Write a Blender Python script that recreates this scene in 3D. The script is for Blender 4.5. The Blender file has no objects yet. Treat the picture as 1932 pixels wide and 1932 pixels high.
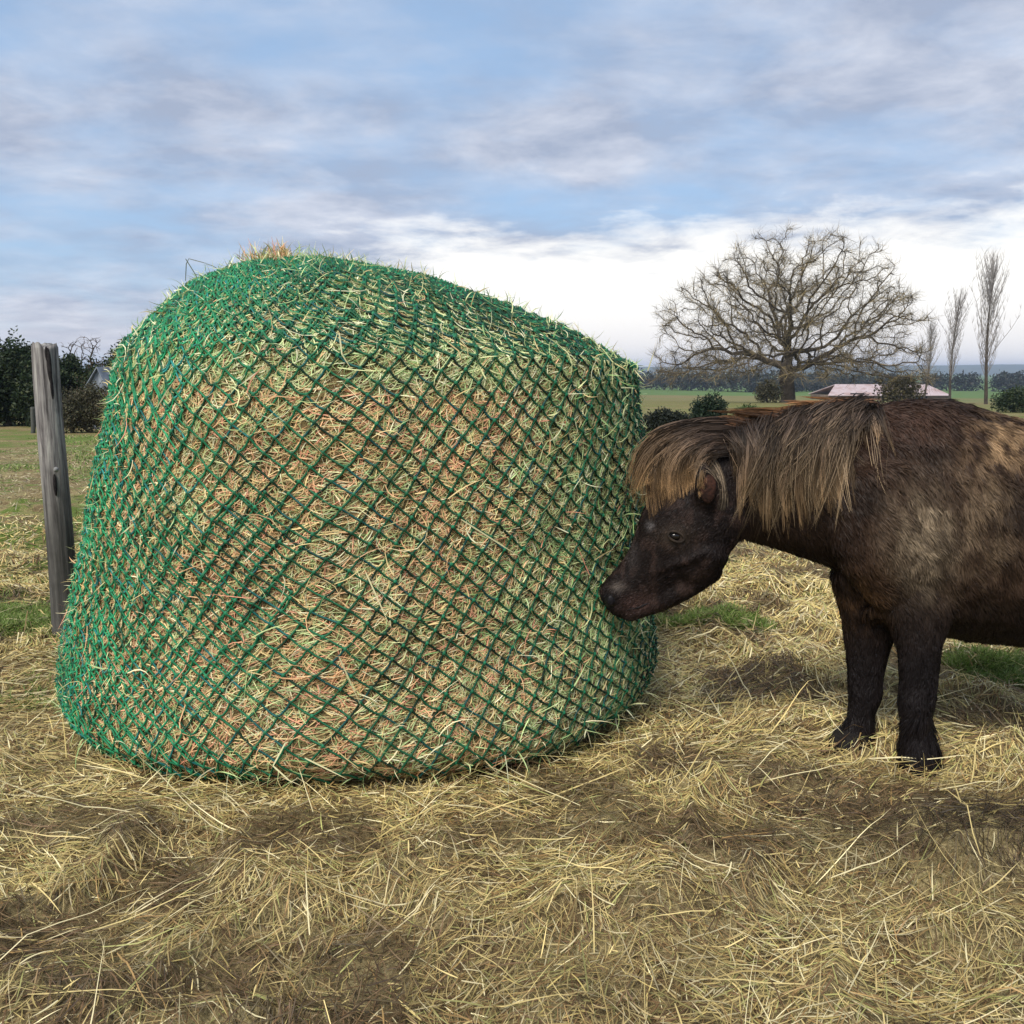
import bpy, bmesh, math, random
import numpy as np
from mathutils import Vector
from mathutils.bvhtree import BVHTree
random.seed(4); rng = np.random.default_rng(11)
sc = bpy.context.scene; C = sc.collection
R = math.radians
# ------------------------------------------------------------------ camera, sky, sun
H = 1.12; PITCH = R(9.25); FPX = 1622.6
cd = bpy.data.cameras.new('camera'); cam = bpy.data.objects.new('camera', cd); C.objects.link(cam)
cam.location = (0, 0, H); cam.rotation_euler = (R(90) - PITCH, 0, 0)
cd.sensor_width = 36; cd.lens = 36 * 860 / 1024; cd.clip_start = .05; cd.clip_end = 12000
sc.camera = cam
SUN_EL, SUN_AZ = R(50), R(-152)       # azimuth from +Y towards +X
w = bpy.data.worlds.new('World'); sc.world = w; w.use_nodes = True
nt = w.node_tree; nt.nodes.clear()
def N(t, typ, **kw):
    n = t.nodes.new(typ)
    for k, v in kw.items(): setattr(n, k, v)
    return n
def L(t, a, b): t.links.new(a, b)
def mth(t, op, a, b=None, c=None, clamp=False):
    n = N(t, 'ShaderNodeMath', operation=op, use_clamp=clamp)
    for i, v in enumerate((a, b, c)):
        if v is None: continue
        if isinstance(v, (int, float)): n.inputs[i].default_value = v
        else: L(t, v, n.inputs[i])
    return n.outputs[0]
def mixc(t, f, a, b, typ='MIX'):
    n = N(t, 'ShaderNodeMix', data_type='RGBA', blend_type=typ)
    for i, v in ((0, f), (6, a), (7, b)):
        if isinstance(v, (int, float)): n.inputs[i].default_value = v
        elif isinstance(v, tuple): n.inputs[i].default_value = (*v[:3], 1)
        else: L(t, v, n.inputs[i])
    return n.outputs[2]
def ramp(t, f, stops):
    n = N(t, 'ShaderNodeValToRGB'); e = n.color_ramp.elements
    while len(e) < len(stops): e.new(.5)
    for q, (p, c) in zip(e, stops):
        q.position = p; q.color = (c, c, c, 1) if isinstance(c, (int, float)) else (*c, 1)
    L(t, f, n.inputs[0]); return n.outputs[0]
def noise(t, vec, scale, detail=5, rough=.55, dist=0., dims='3D'):
    n = N(t, 'ShaderNodeTexNoise', noise_dimensions=dims)
    n.inputs['Scale'].default_value = scale; n.inputs['Detail'].default_value = detail
    n.inputs['Roughness'].default_value = rough; n.inputs['Distortion'].default_value = dist
    if vec is not None: L(t, vec, n.inputs['Vector'])
    return n.outputs['Fac']
out = N(nt, 'ShaderNodeOutputWorld'); bg = N(nt, 'ShaderNodeBackground'); bg.inputs['Strength'].default_value = .1
sky = N(nt, 'ShaderNodeTexSky', sky_type='NISHITA', sun_disc=False, sun_elevation=SUN_EL, sun_rotation=SUN_AZ)
sky.air_density = 1.; sky.dust_density = .6; sky.ozone_density = 1.6
tc = N(nt, 'ShaderNodeTexCoord'); sep = N(nt, 'ShaderNodeSeparateXYZ'); L(nt, tc.outputs['Generated'], sep.inputs[0])
dz = mth(nt, 'MAXIMUM', sep.outputs[2], 0.)
den = mth(nt, 'ADD', dz, .16)
cx_ = mth(nt, 'DIVIDE', sep.outputs[0], den); cy_ = mth(nt, 'DIVIDE', sep.outputs[1], den)
cmb = N(nt, 'ShaderNodeCombineXYZ'); L(nt, cx_, cmb.inputs[0]); L(nt, mth(nt, 'MULTIPLY', cy_, 1.15), cmb.inputs[1]); cmb.inputs[2].default_value = 3.1
n1 = noise(nt, cmb.outputs[0], 1.15, 8, .56, .15)
n2 = noise(nt, cmb.outputs[0], 3.1, 8, .6, .2)
blue = mixc(nt, .82, sky.outputs[0], (1.15, 1.75, 2.6))
cloudc = mixc(nt, ramp(nt, n2, [(.38, 0.), (.66, 1.)]), (1.48, 1.72, 2.25), (2.6, 2.75, 3.15))
base = mixc(nt, ramp(nt, n1, [(.33, 0.1), (.55, .95)]), blue, cloudc)
# thin bright veil low in the sky, brightest towards the hidden sun on the right of the bale
az = mth(nt, 'ARCTAN2', sep.outputs[0], sep.outputs[1])
azm = ramp(nt, mth(nt, 'ADD', mth(nt, 'MULTIPLY', az, .5), .5), [(.0, 0.), (.36, 0.), (.475, 1.), (.80, 1.), (1., 0.)])
low = ramp(nt, sep.outputs[2], [(.0, 1.), (.10, 1.), (.20, .0), (1., 0.)])
lw = mth(nt, 'ADD', mth(nt, 'MULTIPLY', low, azm), mth(nt, 'MULTIPLY', mth(nt, 'SUBTRACT', n2, .5), 1.3))
wf = mth(nt, 'MULTIPLY', mth(nt, 'MULTIPLY', mth(nt, 'SUBTRACT', lw, .3), 1.9, clamp=True), mth(nt, 'GREATER_THAN', azm, -.1), clamp=True)
skyc = mixc(nt, wf, base, (4.4, 4.3, 4.1))
hz = ramp(nt, sep.outputs[2], [(0., .55), (.035, .35), (.08, 0.), (1., 0.)])
skyc = mixc(nt, hz, skyc, (3.7, 3.4, 3.35))
L(nt, skyc, bg.inputs[0]); L(nt, bg.outputs[0], out.inputs[0])
sd = bpy.data.lights.new('sun', 'SUN'); sd.energy = 1.5; sd.angle = R(26); sd.color = (1, .93, .82)
sun = bpy.data.objects.new('sun', sd); C.objects.link(sun)
tos = Vector((math.sin(SUN_AZ) * math.cos(SUN_EL), math.cos(SUN_AZ) * math.cos(SUN_EL), math.sin(SUN_EL)))
sun.rotation_euler = tos.to_track_quat('Z', 'Y').to_euler()
sc.view_settings.view_transform = 'Standard'; sc.view_settings.look = 'None'
sc.view_settings.exposure = 1.45; sc.view_settings.gamma = 1; sc.view_settings.use_curve_mapping = False

# ------------------------------------------------------------------ helpers
def ray(u, v):
    x = (u - 966) / FPX; y = (966 - v) / FPX
    return (x, math.cos(PITCH) + y * math.sin(PITCH), -math.sin(PITCH) + y * math.cos(PITCH))
def P(u, v, Y):                       # photo position at a distance Y -> a point in metres
    d = ray(u, v); t = Y / d[1]; return Vector((d[0] * t, Y, H + d[2] * t))
def proj(X, Y, Z):                    # metres -> photo position (numpy)
    dz = Z - H; c, s = math.cos(PITCH), math.sin(PITCH)
    dep = Y * c - dz * s; up = Y * s + dz * c
    return 966 + FPX * X / dep, 966 - FPX * up / dep
def tag(o, label=None, cat=None, group=None, kind=None):
    for k, v in (('label', label), ('category', cat), ('group', group), ('kind', kind)):
        if v: o[k] = v
    return o
def empty(name, loc=(0, 0, 0), **kw):
    o = bpy.data.objects.new(name, None); C.objects.link(o); o.location = loc; o.empty_display_size = .2
    bpy.context.view_layer.update()
    return tag(o, **kw)
def link(name, me, mat=None, parent=None):
    o = bpy.data.objects.new(name, me); C.objects.link(o)
    if mat: me.materials.append(mat)
    if parent is not None:
        o.parent = parent; o.matrix_parent_inverse = parent.matrix_world.inverted()
    return o
def mesh_np(name, V, Fq, mat=None, parent=None, col=None, smooth=False):
    V = np.asarray(V, dtype=np.float32); Fq = np.asarray(Fq, dtype=np.int32); k = Fq.shape[1]
    me = bpy.data.meshes.new(name)
    me.vertices.add(len(V)); me.vertices.foreach_set('co', V.ravel())
    me.loops.add(Fq.size); me.loops.foreach_set('vertex_index', Fq.ravel())
    me.polygons.add(len(Fq)); me.polygons.foreach_set('loop_start', np.arange(0, Fq.size, k, dtype=np.int32))
    try: me.polygons.foreach_set('loop_total', np.full(len(Fq), k, dtype=np.int32))
    except Exception: pass
    me.polygons.foreach_set('use_smooth', np.full(len(Fq), smooth))
    me.update(calc_edges=True)
    if col is not None:
        a = me.color_attributes.new('col', 'FLOAT_COLOR', 'POINT')
        c4 = np.ones((len(V), 4), np.float32); c4[:, :3] = col
        a.data.foreach_set('color', c4.ravel())
    return link(name, me, mat, parent)
def nrm(a): return a / np.maximum(np.linalg.norm(a, axis=-1, keepdims=True), 1e-9)
def ribbons(name, Pt, W, Nn, col, mat, parent=None, taper=True):
    n, K, _ = Pt.shape
    T = np.gradient(Pt, axis=1); S = nrm(np.cross(T, np.broadcast_to(Nn[:, None, :], T.shape)))
    prof = np.ones(K) if not taper else np.interp(np.linspace(0, 1, K), [0, .15, .6, 1], [.7, 1, .85, .12])
    Wd = (W[:, None] * prof[None, :])[..., None] * .5
    V = np.stack([Pt - S * Wd, Pt + S * Wd], axis=2).reshape(-1, 3)
    b = (np.arange(n) * K * 2)[:, None] + (np.arange(K - 1) * 2)[None, :]
    Fq = np.stack([b, b + 1, b + 3, b + 2], axis=-1).reshape(-1, 4)
    if col.ndim == 2: col = np.broadcast_to(col[:, None, :], (n, K, 3))
    cc = np.repeat(col.reshape(-1, 3), 2, axis=0)
    return mesh_np(name, V, Fq, mat, parent, cc)
def tubes(A, B, ra, rb, k=5):         # many straight tapered tubes, returns verts, quads
    A = np.asarray(A, float); B = np.asarray(B, float); n = len(A)
    D = nrm(B - A); ref = np.where(np.abs(D[:, 2:3]) > .9, np.array([[1., 0, 0]]), np.array([[0, 0, 1.]]))
    U = nrm(np.cross(D, ref)); Wv = np.cross(D, U)
    an = np.arange(k) * 2 * math.pi / k; c, s = np.cos(an)[None, :, None], np.sin(an)[None, :, None]
    ring = U[:, None, :] * c + Wv[:, None, :] * s
    ra = np.broadcast_to(ra, (n,)); rb = np.broadcast_to(rb, (n,))
    V = np.concatenate([A[:, None, :] + ring * ra[:, None, None], B[:, None, :] + ring * rb[:, None, None]], axis=1)
    b = (np.arange(n) * 2 * k)[:, None]; j = np.arange(k)[None, :]; j2 = (j + 1) % k
    Fq = np.stack([b + j, b + j2, b + k + j2, b + k + j], axis=-1).reshape(-1, 4)
    return V.reshape(-1, 3), Fq
def h3(ix, iy, iz):
    n = (ix * 374761393 + iy * 668265263 + iz * 2147483647 // 7 * 3) & 0x7fffffff
    n = ((n ^ (n >> 13)) * 1274126177) & 0x7fffffff
    return ((n ^ (n >> 16)) & 0xffff) / 65535.
def vn(x, y, z=0.):
    x, y, z = np.broadcast_arrays(np.asarray(x, float), np.asarray(y, float), np.asarray(z, float))
    ix, iy, iz = np.floor(x).astype(np.int64), np.floor(y).astype(np.int64), np.floor(z).astype(np.int64)
    fx, fy, fz = x - ix, y - iy, z - iz
    fx, fy, fz = [f * f * (3 - 2 * f) for f in (fx, fy, fz)]
    r = 0
    for a in (0, 1):
        for b in (0, 1):
            for c in (0, 1):
                r = r + h3(ix + a, iy + b, iz + c) * (fx if a else 1 - fx) * (fy if b else 1 - fy) * (fz if c else 1 - fz)
    return r
def fbm(x, y, z=0., o=4):
    r, a, t = 0, 1., 0
    for i in range(o): r = r + a * vn(x * 2 ** i + 17.3 * i, y * 2 ** i - 9.1 * i, np.asarray(z) * 2 ** i + 5.7 * i); t += a; a *= .5
    return r / t
def ss(a, b, x): t = np.clip((x - a) / (b - a), 0, 1); return t * t * (3 - 2 * t)
def pick(pal, wts, n, jit=.18):
    pal = np.array(pal); i = rng.choice(len(pal), n, p=np.array(wts) / sum(wts))
    return pal[i] * (1 + jit * rng.standard_normal((n, 1))).clip(.5, 1.6)
# ------------------------------------------------------------------ materials
def new_mat(name):
    m = bpy.data.materials.new(name); m.use_nodes = True
    return m, m.node_tree, m.node_tree.nodes['Principled BSDF']
def attr_mat(name, rough=.7, spec=.3, transl=0., sheen=0.):
    m, t, b = new_mat(name); a = N(t, 'ShaderNodeAttribute', attribute_name='col')
    L(t, a.outputs[0], b.inputs['Base Color']); b.inputs['Roughness'].default_value = rough
    b.inputs['Specular IOR Level'].default_value = spec
    if transl:
        tr = N(t, 'ShaderNodeBsdfTranslucent'); L(t, a.outputs[0], tr.inputs[0]); mx = N(t, 'ShaderNodeMixShader')
        mx.inputs[0].default_value = transl; L(t, b.outputs[0], mx.inputs[1]); L(t, tr.outputs[0], mx.inputs[2])
        L(t, mx.outputs[0], t.nodes['Material Output'].inputs[0])
    return m
def noise_mat(name, stops, scale, rough=.9, bump=.4, stretch=(1, 1, 1), detail=6, bscale=None, bdist=.01):
    m, t, b = new_mat(name); tcn = N(t, 'ShaderNodeTexCoord'); mp = N(t, 'ShaderNodeMapping')
    mp.inputs['Scale'].default_value = stretch; L(t, tcn.outputs['Object'], mp.inputs[0])
    f = noise(t, mp.outputs[0], scale, detail, .6, .4)
    L(t, ramp(t, f, stops), b.inputs['Base Color']); b.inputs['Roughness'].default_value = rough
    b.inputs['Specular IOR Level'].default_value = .2
    bp = N(t, 'ShaderNodeBump'); bp.inputs['Strength'].default_value = bump; bp.inputs['Distance'].default_value = bdist
    L(t, noise(t, mp.outputs[0], bscale or scale * 3, 6, .65), bp.inputs['Height']); L(t, bp.outputs[0], b.inputs['Normal'])
    return m
M_straw = attr_mat('dry_hay_stalk', .55, .35, .12)
M_leaf = attr_mat('leaf', .6, .3, .2)
M_grass = attr_mat('grass_blade', .5, .35, .3)
M_net = attr_mat('green_net_cord', .6, .3)
M_hair = attr_mat('pony_hair', .55, .16)
M_bark = noise_mat('oak_bark', [(.3, (.035, .028, .022)), (.7, (.095, .078, .06))], 2.5, bump=.6, bdist=.05)
M_twig = attr_mat('bare_twig', .8, .2)

# ------------------------------------------------------------------ ground
BX, BY = -.50, 2.98                   # bale centre
def zfar(x, y):
    d = np.hypot(x, y)
    return (np.interp(d, [0, 9, 22, 40, 60, 90, 150, 300, 420, 6000], [0, 0, -.38, -.68, -.9, -1.8, -3.6, -6., -7., -7.])
            + .10 * (fbm(x / 5., y / 5., 3., 3) - .5) * ss(5, 14, d) + 1.5 * (fbm(x / 60., y / 60., 9., 2) - .5) * ss(70, 160, d))
def zg(x, y):
    x = np.asarray(x, float); y = np.asarray(y, float)
    near = 1 - ss(9, 16, np.hypot(x, y))
    a = .075 * (fbm(x * 1.3, y * 1.3, 1., 3) - .5) + .065 * (fbm(x * 4.3, y * 4.3, 2., 3) - .5) + .028 * (fbm(x * 12., y * 12., 4., 2) - .5) + .05 * (1 - np.abs(2 * fbm(x * 2.7, y * 3.4, 6., 2) - 1) * 3).clip(0, 1) ** 2 * ss(1.0, 1.4, y)
    a = a + .06 * np.exp(-(((x - 1.15) / .30) ** 2 + ((y - 1.92) / .14) ** 2)) - .04 * np.exp(-(((x - 1.2) / .28) ** 2 + ((y - 1.70) / .07) ** 2)) + .06 * np.exp(-(((x - .93) / .17) ** 2 + ((y - 3.0) / .12) ** 2))          # trampled clump
    a = a + .05 * np.exp(-(((x + 1.45) / .3) ** 2 + ((y - 2.35) / .25) ** 2))
    q = ((x - BX) / 1.25) ** 2 + ((y - BY) / 1.0) ** 2; a = a * (.12 + .88 * ss(.85, 1.5, q)) - .012 * (1 - ss(.85, 1.5, q))
    return a * near + zfar(x, y)
n = 760; t_ = np.linspace(-1, 1, n); k_ = 8.9
gx = np.sinh(k_ * t_) / np.sinh(k_) * 5200; gy = gx + 2.4
X, Y = np.meshgrid(gx, gy); Z = zg(X, Y)
idx = np.arange(n * n).reshape(n, n)
Fq = np.stack([idx[:-1, :-1], idx[:-1, 1:], idx[1:, 1:], idx[1:, :-1]], -1).reshape(-1, 4)
m, t, b = new_mat('field_ground'); tcn = N(t, 'ShaderNodeTexCoord'); V_ = tcn.outputs['Object']
fine = noise(t, V_, 150, 10, .75, .8); mid = noise(t, V_, 5.5, 6, .65, .4); big = noise(t, V_, .55, 5, .6, .4); huge = noise(t, V_, .02, 4, .55)
soil = ramp(t, fine, [(.32, (.03, .02, .012)), (.5, (.14, .10, .05)), (.66, (.40, .31, .15))])
grassc = ramp(t, fine, [(.3, (.03, .05, .010)), (.5, (.10, .15, .03)), (.7, (.26, .29, .08))])
dry = ramp(t, fine, [(.32, (.05, .04, .02)), (.48, (.24, .19, .09)), (.66, (.55, .46, .25))])
c = mixc(t, ramp(t, mid, [(.40, 0.), (.56, 1.)]), soil, dry)
geo = N(t, 'ShaderNodeNewGeometry'); ln = N(t, 'ShaderNodeVectorMath', operation='LENGTH'); L(t, geo.outputs['Position'], ln.inputs[0])
dist = ln.outputs['Value']
gm = mth(t, 'ADD', big, mth(t, 'MULTIPLY', mth(t, 'SUBTRACT', mid, .5), .8))
gmask = mth(t, 'MULTIPLY', ramp(t, gm, [(.47, 0.), (.58, 1.)]), ramp(t, mth(t, 'DIVIDE', dist, 10.), [(.3, 0.), (.48, 1.)]))
c = mixc(t, gmask, c, grassc)
farc = ramp(t, huge, [(.35, (.17, .14, .06)), (.5, (.13, .14, .05)), (.62, (.08, .14, .035))])
farc2 = mixc(t, ramp(t, big, [(.35, .0), (.65, .6)]), farc, (.22, .17, .08))
c = mixc(t, ramp(t, mth(t, 'DIVIDE', dist, 200.), [(.1, 0.), (.35, .85)]), c, farc2)
c = mixc(t, ramp(t, mth(t, 'DIVIDE', dist, 400.), [(.47, 0.), (.56, .9)]), c, mixc(t, fine, (.06, .12, .03), (.11, .19, .05)))
L(t, c, b.inputs['Base Color']); b.inputs['Roughness'].default_value = .95; b.inputs['Specular IOR Level'].default_value = .15
bp = N(t, 'ShaderNodeBump'); bp.inputs['Strength'].default_value = .8; bp.inputs['Distance'].default_value = .02
L(t, noise(t, V_, 45, 7, .7), bp.inputs['Height']); L(t, bp.outputs[0], b.inputs['Normal'])
tag(mesh_np('ground', np.stack([X, Y, Z], -1).reshape(-1, 3), Fq, m, smooth=True), kind='structure')

# far ridge of hills
hx = np.linspace(-5000, 5000, 260); rows = [(2300, -9, 0), (2450, .45, .6), (2700, 1., 1.), (3200, .8, 1.2), (3700, -12, 0)]
V = []
for (yy, f, q) in rows:
    top = 8 + 22 * fbm(hx / 900. + 3.1, yy / 3000., 4., 4) + 6 * np.abs(fbm(hx / 160., 1., 2., 3) - .5)
    V.append(np.stack([hx, np.full_like(hx, yy), np.where(f < -1, -9., top * f - 1)], -1))
V = np.array(V).reshape(-1, 3); nn = len(hx); idx = np.arange(len(rows) * nn).reshape(len(rows), nn)
Fq = np.stack([idx[:-1, :-1], idx[:-1, 1:], idx[1:, 1:], idx[1:, :-1]], -1).reshape(-1, 4)
tag(mesh_np('hills', V, Fq, noise_mat('wooded_hills', [(.35, (.03, .045, .03)), (.6, (.07, .09, .05))], .01, bump=.1), smooth=True), kind='structure')

# ------------------------------------------------------------------ trees and bushes
def tube_mesh(name, segs, mat, parent, k=6):
    A = np.array([s[0] for s in segs]); B = np.array([s[1] for s in segs])
    V, Fq = tubes(A, B, np.array([s[2] for s in segs]), np.array([s[3] for s in segs]), k)
    return mesh_np(name, V, Fq, mat, parent, smooth=True)
def leafcloud(name, blobs, n, size, pal, wts, mat, parent, flat=.0, seed=0):
    """blobs: (x,y,z,rx,ry,rz). leaf-sized faces spread through lumpy volumes"""
    B = np.array(blobs, float); vol = (B[:, 3] * B[:, 4] * B[:, 5]) ** .7; bi = rng.choice(len(B), n, p=vol / vol.sum())
    d = nrm(rng.standard_normal((n, 3))); r = rng.random(n) ** .55
    lump = .42 + .98 * fbm(d[:, 0] * 2.4 + bi * 3.7, d[:, 1] * 2.4, d[:, 2] * 2.4 + seed, 3)
    p = B[bi, :3] + d * (r * lump)[:, None] * B[bi, 3:6]
    t1 = nrm(rng.standard_normal((n, 3)) + d * .3); t2 = nrm(np.cross(t1, rng.standard_normal((n, 3))))
    s = size * (.5 + rng.random(n))[:, None]
    V = np.stack([p - t1 * s, p - t2 * s * .45, p + t1 * s, p + t2 * s * .45], 1).reshape(-1, 3)
    Fq = np.arange(4 * n).reshape(n, 4)
    cc = pick(pal, wts, n, .22)
    return mesh_np(name, V, Fq, mat, parent, np.repeat(cc, 4, axis=0))

def colonize(base, trunk_top, attr, step, di, dk, iters, wig=.36):
    nodes = [np.array(base, float)]; par = [-1]
    d = np.array(trunk_top, float) - nodes[0]; k = max(2, int(np.linalg.norm(d) / step))
    for i in range(1, k + 1):
        nodes.append(nodes[0] + d * i / k + np.array([.03, .02, 0]) * math.sin(i)); par.append(len(nodes) - 2)
    A = attr.copy(); Nn = np.array(nodes); parr = list(par)
    nearest = np.full(len(A), 0); nd = np.full(len(A), 1e9); start = 0
    for it in range(iters):
        for s in range(start, len(Nn), 400):
            blk = Nn[s:s + 400]; D = np.linalg.norm(A[:, None] - blk[None], axis=2); j = D.argmin(1); dm = D[np.arange(len(A)), j]
            u = dm < nd; nearest[u] = j[u] + s; nd[u] = dm[u]
        start = len(Nn)
        keep = nd > dk; A, nearest, nd = A[keep], nearest[keep], nd[keep]
        if not len(A): break
        act = nd < di
        if not act.any(): break
        dirs = np.zeros((len(Nn), 3)); np.add.at(dirs, nearest[act], nrm(A[act] - Nn[nearest[act]]))
        g_ = np.unique(nearest[act]); v = nrm(nrm(dirs[g_]) + rng.standard_normal((len(g_), 3)) * wig + .5 * nrm(Nn[g_] - Nn[np.maximum(np.array(parr)[g_], 0)] + 1e-6))
        newp = Nn[g_] + v * step
        Nn = np.vstack([Nn, newp]); parr += list(g_)
    par = np.array(parr); cnt = np.zeros(len(Nn)); kids = np.zeros(len(Nn), int)
    for i in range(len(Nn) - 1, 0, -1):
        if kids[i] == 0: cnt[i] = 1
        cnt[par[i]] += cnt[i]; kids[par[i]] += 1
    return Nn, par, cnt, kids
def bare_tree(name, label, group, base, top, attr, step, di, dk, r0, twn, twl, tww, twcol, droop=0.):
    root = empty(name, base, label=label, cat='tree', group=group)
    Nn, par, cnt, kids = colonize(base, top, attr, step, di, dk, 90)
    rad = r0 * (cnt / cnt[0]) ** .5
    i = np.arange(1, len(Nn)); rb = rad[i].copy(); ra = np.minimum(rad[par[i]], rad[i] * 1.6)
    ra[0] *= 1.5
    main = rb > r0 * .10
    V, Fq = tubes(Nn[par[i]][main], Nn[i][main], ra[main], rb[main], 7); mesh_np('trunk', V, Fq, M_bark, root, smooth=True)
    s = ~main
    A_, B_, a_, b_ = Nn[par[i]][s], Nn[i][s], np.maximum(ra[s], tww * .5), np.maximum(rb[s], tww * .45)
    V, Fq = tubes(A_, B_, a_, b_, 4)
    cr = mesh_np('crown', V, Fq, M_twig, root, col=np.tile(np.array([[.10, .08, .058]]), (len(V), 1)))
    tips = np.where(kids[1:] <= 1)[0] + 1; tips = tips[rad[tips] < r0 * .16]
    n = len(tips) * twn; src = np.repeat(tips, twn)
    d0 = nrm(nrm(Nn[src] - Nn[par[src]]) * .9 + rng.standard_normal((n, 3)) * .75)
    ln = twl * (.4 + .9 * rng.random(n)); K = 4; Pt = np.zeros((n, K, 3)); p = Nn[src] - nrm(Nn[src] - Nn[par[src]]) * (rng.random(n) * step)[:, None]; d = d0
    for k in range(K):
        Pt[:, k] = p; p = p + d * (ln / (K - 1))[:, None]; d = nrm(d + rng.standard_normal((n, 3)) * .35 + np.array([0, 0, .12 - droop]))
    tw = ribbons('twigs', Pt, np.full(n, tww), rng.standard_normal((n, 3)), pick(twcol, [1] * len(twcol), n, .3), M_twig, root)
    tw['kind'] = 'stuff'
    return root

# old oak on the skyline
OY = 60.; ob = P(1487, 757, OY); ot = P(1483, 694, OY); oz = float(zg(ob.x, OY))
c0 = P(1490, 700, OY); sx = OY / FPX * 1.012
n = 3900; a = nrm(rng.standard_normal((n, 3))); a[:, 2] = np.abs(a[:, 2])
r = rng.random(n) ** (1 / 2.2)
lum = .86 + .26 * fbm(a[:, 0] * 2.5 + 5, a[:, 1] * 2.5, a[:, 2] * 2.5, 2)
att = np.stack([a[:, 0] * 268, a[:, 1] * 225, a[:, 2] * 255], -1) * (r * lum)[:, None]
att[:, 2] -= 18 * (np.hypot(att[:, 0], att[:, 1]) / 255) ** 2 * (a[:, 2] < .3) * 2 + 0
att[:, 2] += 4
att = att * sx + np.array([c0.x, OY, c0.z])
keep = ~((att[:, 2] < c0.z + 30 * sx) & (np.hypot(att[:, 0] - c0.x, att[:, 1] - OY) < 70 * sx)) & (fbm(att[:, 0] * .55, att[:, 1] * .55, att[:, 2] * .55, 2) > .43); att = att[keep]
bare_tree('oak_tree', 'wide bare oak with a domed crown and thick trunk standing behind the pony', None,
          (ob.x, OY, oz - .1), (ot.x, OY, ot.z), att, .28, 3.8, .55, .50, 11, .95, .0165, [(.12, .10, .06), (.30, .23, .11), (.09, .08, .07)])
# slender bare poplars at the right
def poplar(u, vtop, vbase, Yd, half, label):
    bse = P(u, vbase, Yd); sc_ = Yd / FPX; z0 = float(zg(bse.x, Yd)) - .1; zt = P(u, vtop, Yd).z; h = zt - z0
    root = empty('poplar_tree', (bse.x, Yd, z0), label=label, cat='tree', group='bare poplars at the right of the field')
    zz = np.linspace(0, 1, 14); cx2 = bse.x + .25 * np.sin(zz * 4 + u); tr = [((cx2[i], Yd, z0 + h * zz[i]), (cx2[i + 1], Yd, z0 + h * zz[i + 1]), .13 * (1 - zz[i]) + .02, .13 * (1 - zz[i + 1]) + .02) for i in range(13)]
    tube_mesh('trunk', tr, M_bark, root)
    def shoots(src, n_per, ln, wd, up, sp):
        n = len(src) * n_per; p = np.repeat(src, n_per, axis=0) if n_per > 1 else src.copy(); an = rng.random(n) * 6.283
        d = nrm(np.stack([np.cos(an) * sp, np.sin(an) * sp, np.full(n, up)], -1) + rng.normal(0, .08, (n, 3))); K = 7; Pt = np.zeros((n, K, 3)); L_ = (ln if np.ndim(ln) else np.full(n, ln)) * (.5 + .7 * rng.random(n))
        for k in range(K): Pt[:, k] = p; p = p + d * (L_ / K)[:, None]; d = nrm(d + np.array([0, 0, .14]) + rng.normal(0, .10, (n, 3)))
        o = ribbons('branches', Pt, np.full(n, wd), rng.normal(0, .3, (n, 3)) + np.array([0, -1, 0]), pick([(.30, .28, .27), (.22, .20, .19)], [1, 1], n), M_twig, root); o['kind'] = 'stuff'; return Pt
    nb = 70; f = .14 + .72 * rng.random(nb) ** .9; src = np.stack([np.interp(f, zz, cx2), np.full(nb, Yd), z0 + h * f], -1)
    mx = half * sc_ * 3.2 * np.interp(f, [.14, .45, .7, .86], [1.3, 1.6, 1.1, .5]); Q = shoots(src, 1, mx, .045, 1., .34)
    sub = Q[:, 1:].reshape(-1, 3); shoots(sub, 3, half * sc_ * .8, .020, 1., .55)
poplar(1856, 482, 770, 75, 26, 'tallest slender bare poplar, rightmost on the skyline')
poplar(1794, 545, 745, 100, 17, 'middle slender bare poplar between oak and tallest poplar')
poplar(1746, 605, 745, 120, 13, 'small faint bare poplar nearest the oak crown')

def bush(name, label, cat, u0, u1, vtop, vbase, Yd, n, size, pal, wts, group=None, cols=5, depth=1., trunk=True):
    s = Yd / FPX; c = P((u0 + u1) / 2, vbase, Yd); z0 = float(zg(c.x, Yd)); wd = (u1 - u0) * s / 2; h = P(u0, vtop, Yd).z - z0
    root = empty(name, (c.x, Yd, z0), label=label, cat=cat, group=group)
    bl = []
    for i in range(cols):
        f = (i + .5) / cols * 2 - 1; hh = h * (.55 + .4 * math.sqrt(1 - f * f) * random.uniform(.8, 1.1))
        bl.append((c.x + f * wd * .8, Yd + random.uniform(-.3, .3) * wd * depth, z0 + hh * .5, wd * 1.5 / cols + .22 * wd, wd * .6 * depth, hh * .62))
        bl.append((c.x + f * wd * .9 + random.uniform(-.2, .2) * wd, Yd + random.uniform(-.3, .3) * wd * depth, z0 + hh * random.uniform(.5, .95), wd * .22, wd * .3 * depth, hh * .2))
    bl.append((c.x, Yd, z0 + h * .6, wd * .5, wd * .5, h * .42))
    leafcloud('crown', bl, n, size, pal, wts, M_leaf, root, seed=u0)
    if trunk:
        segs = []
        for q in bl[:4]:
            segs.append(((c.x, Yd, z0 - .05), (q[0], q[1], q[2]), .05 + h * .012, .02))
        tube_mesh('trunk', segs, M_bark, root)
    return root
dk_ = [(.018, .035, .016), (.035, .055, .02), (.06, .075, .03)]
bush('evergreen_tree', 'dark evergreen tree tallest at the left edge behind the weathered post', 'tree', -70, 118, 640, 825, 26, 42000, .055, dk_, [4, 3, 1], 'evergreens behind the left fence', 7, .8)
bush('evergreen_tree', 'low dark evergreen right of the weathered post, left of the pale gable', 'tree', 80, 200, 668, 825, 27, 30000, .05, dk_, [4, 3, 1.5], 'evergreens behind the left fence', 6, .8)
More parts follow.
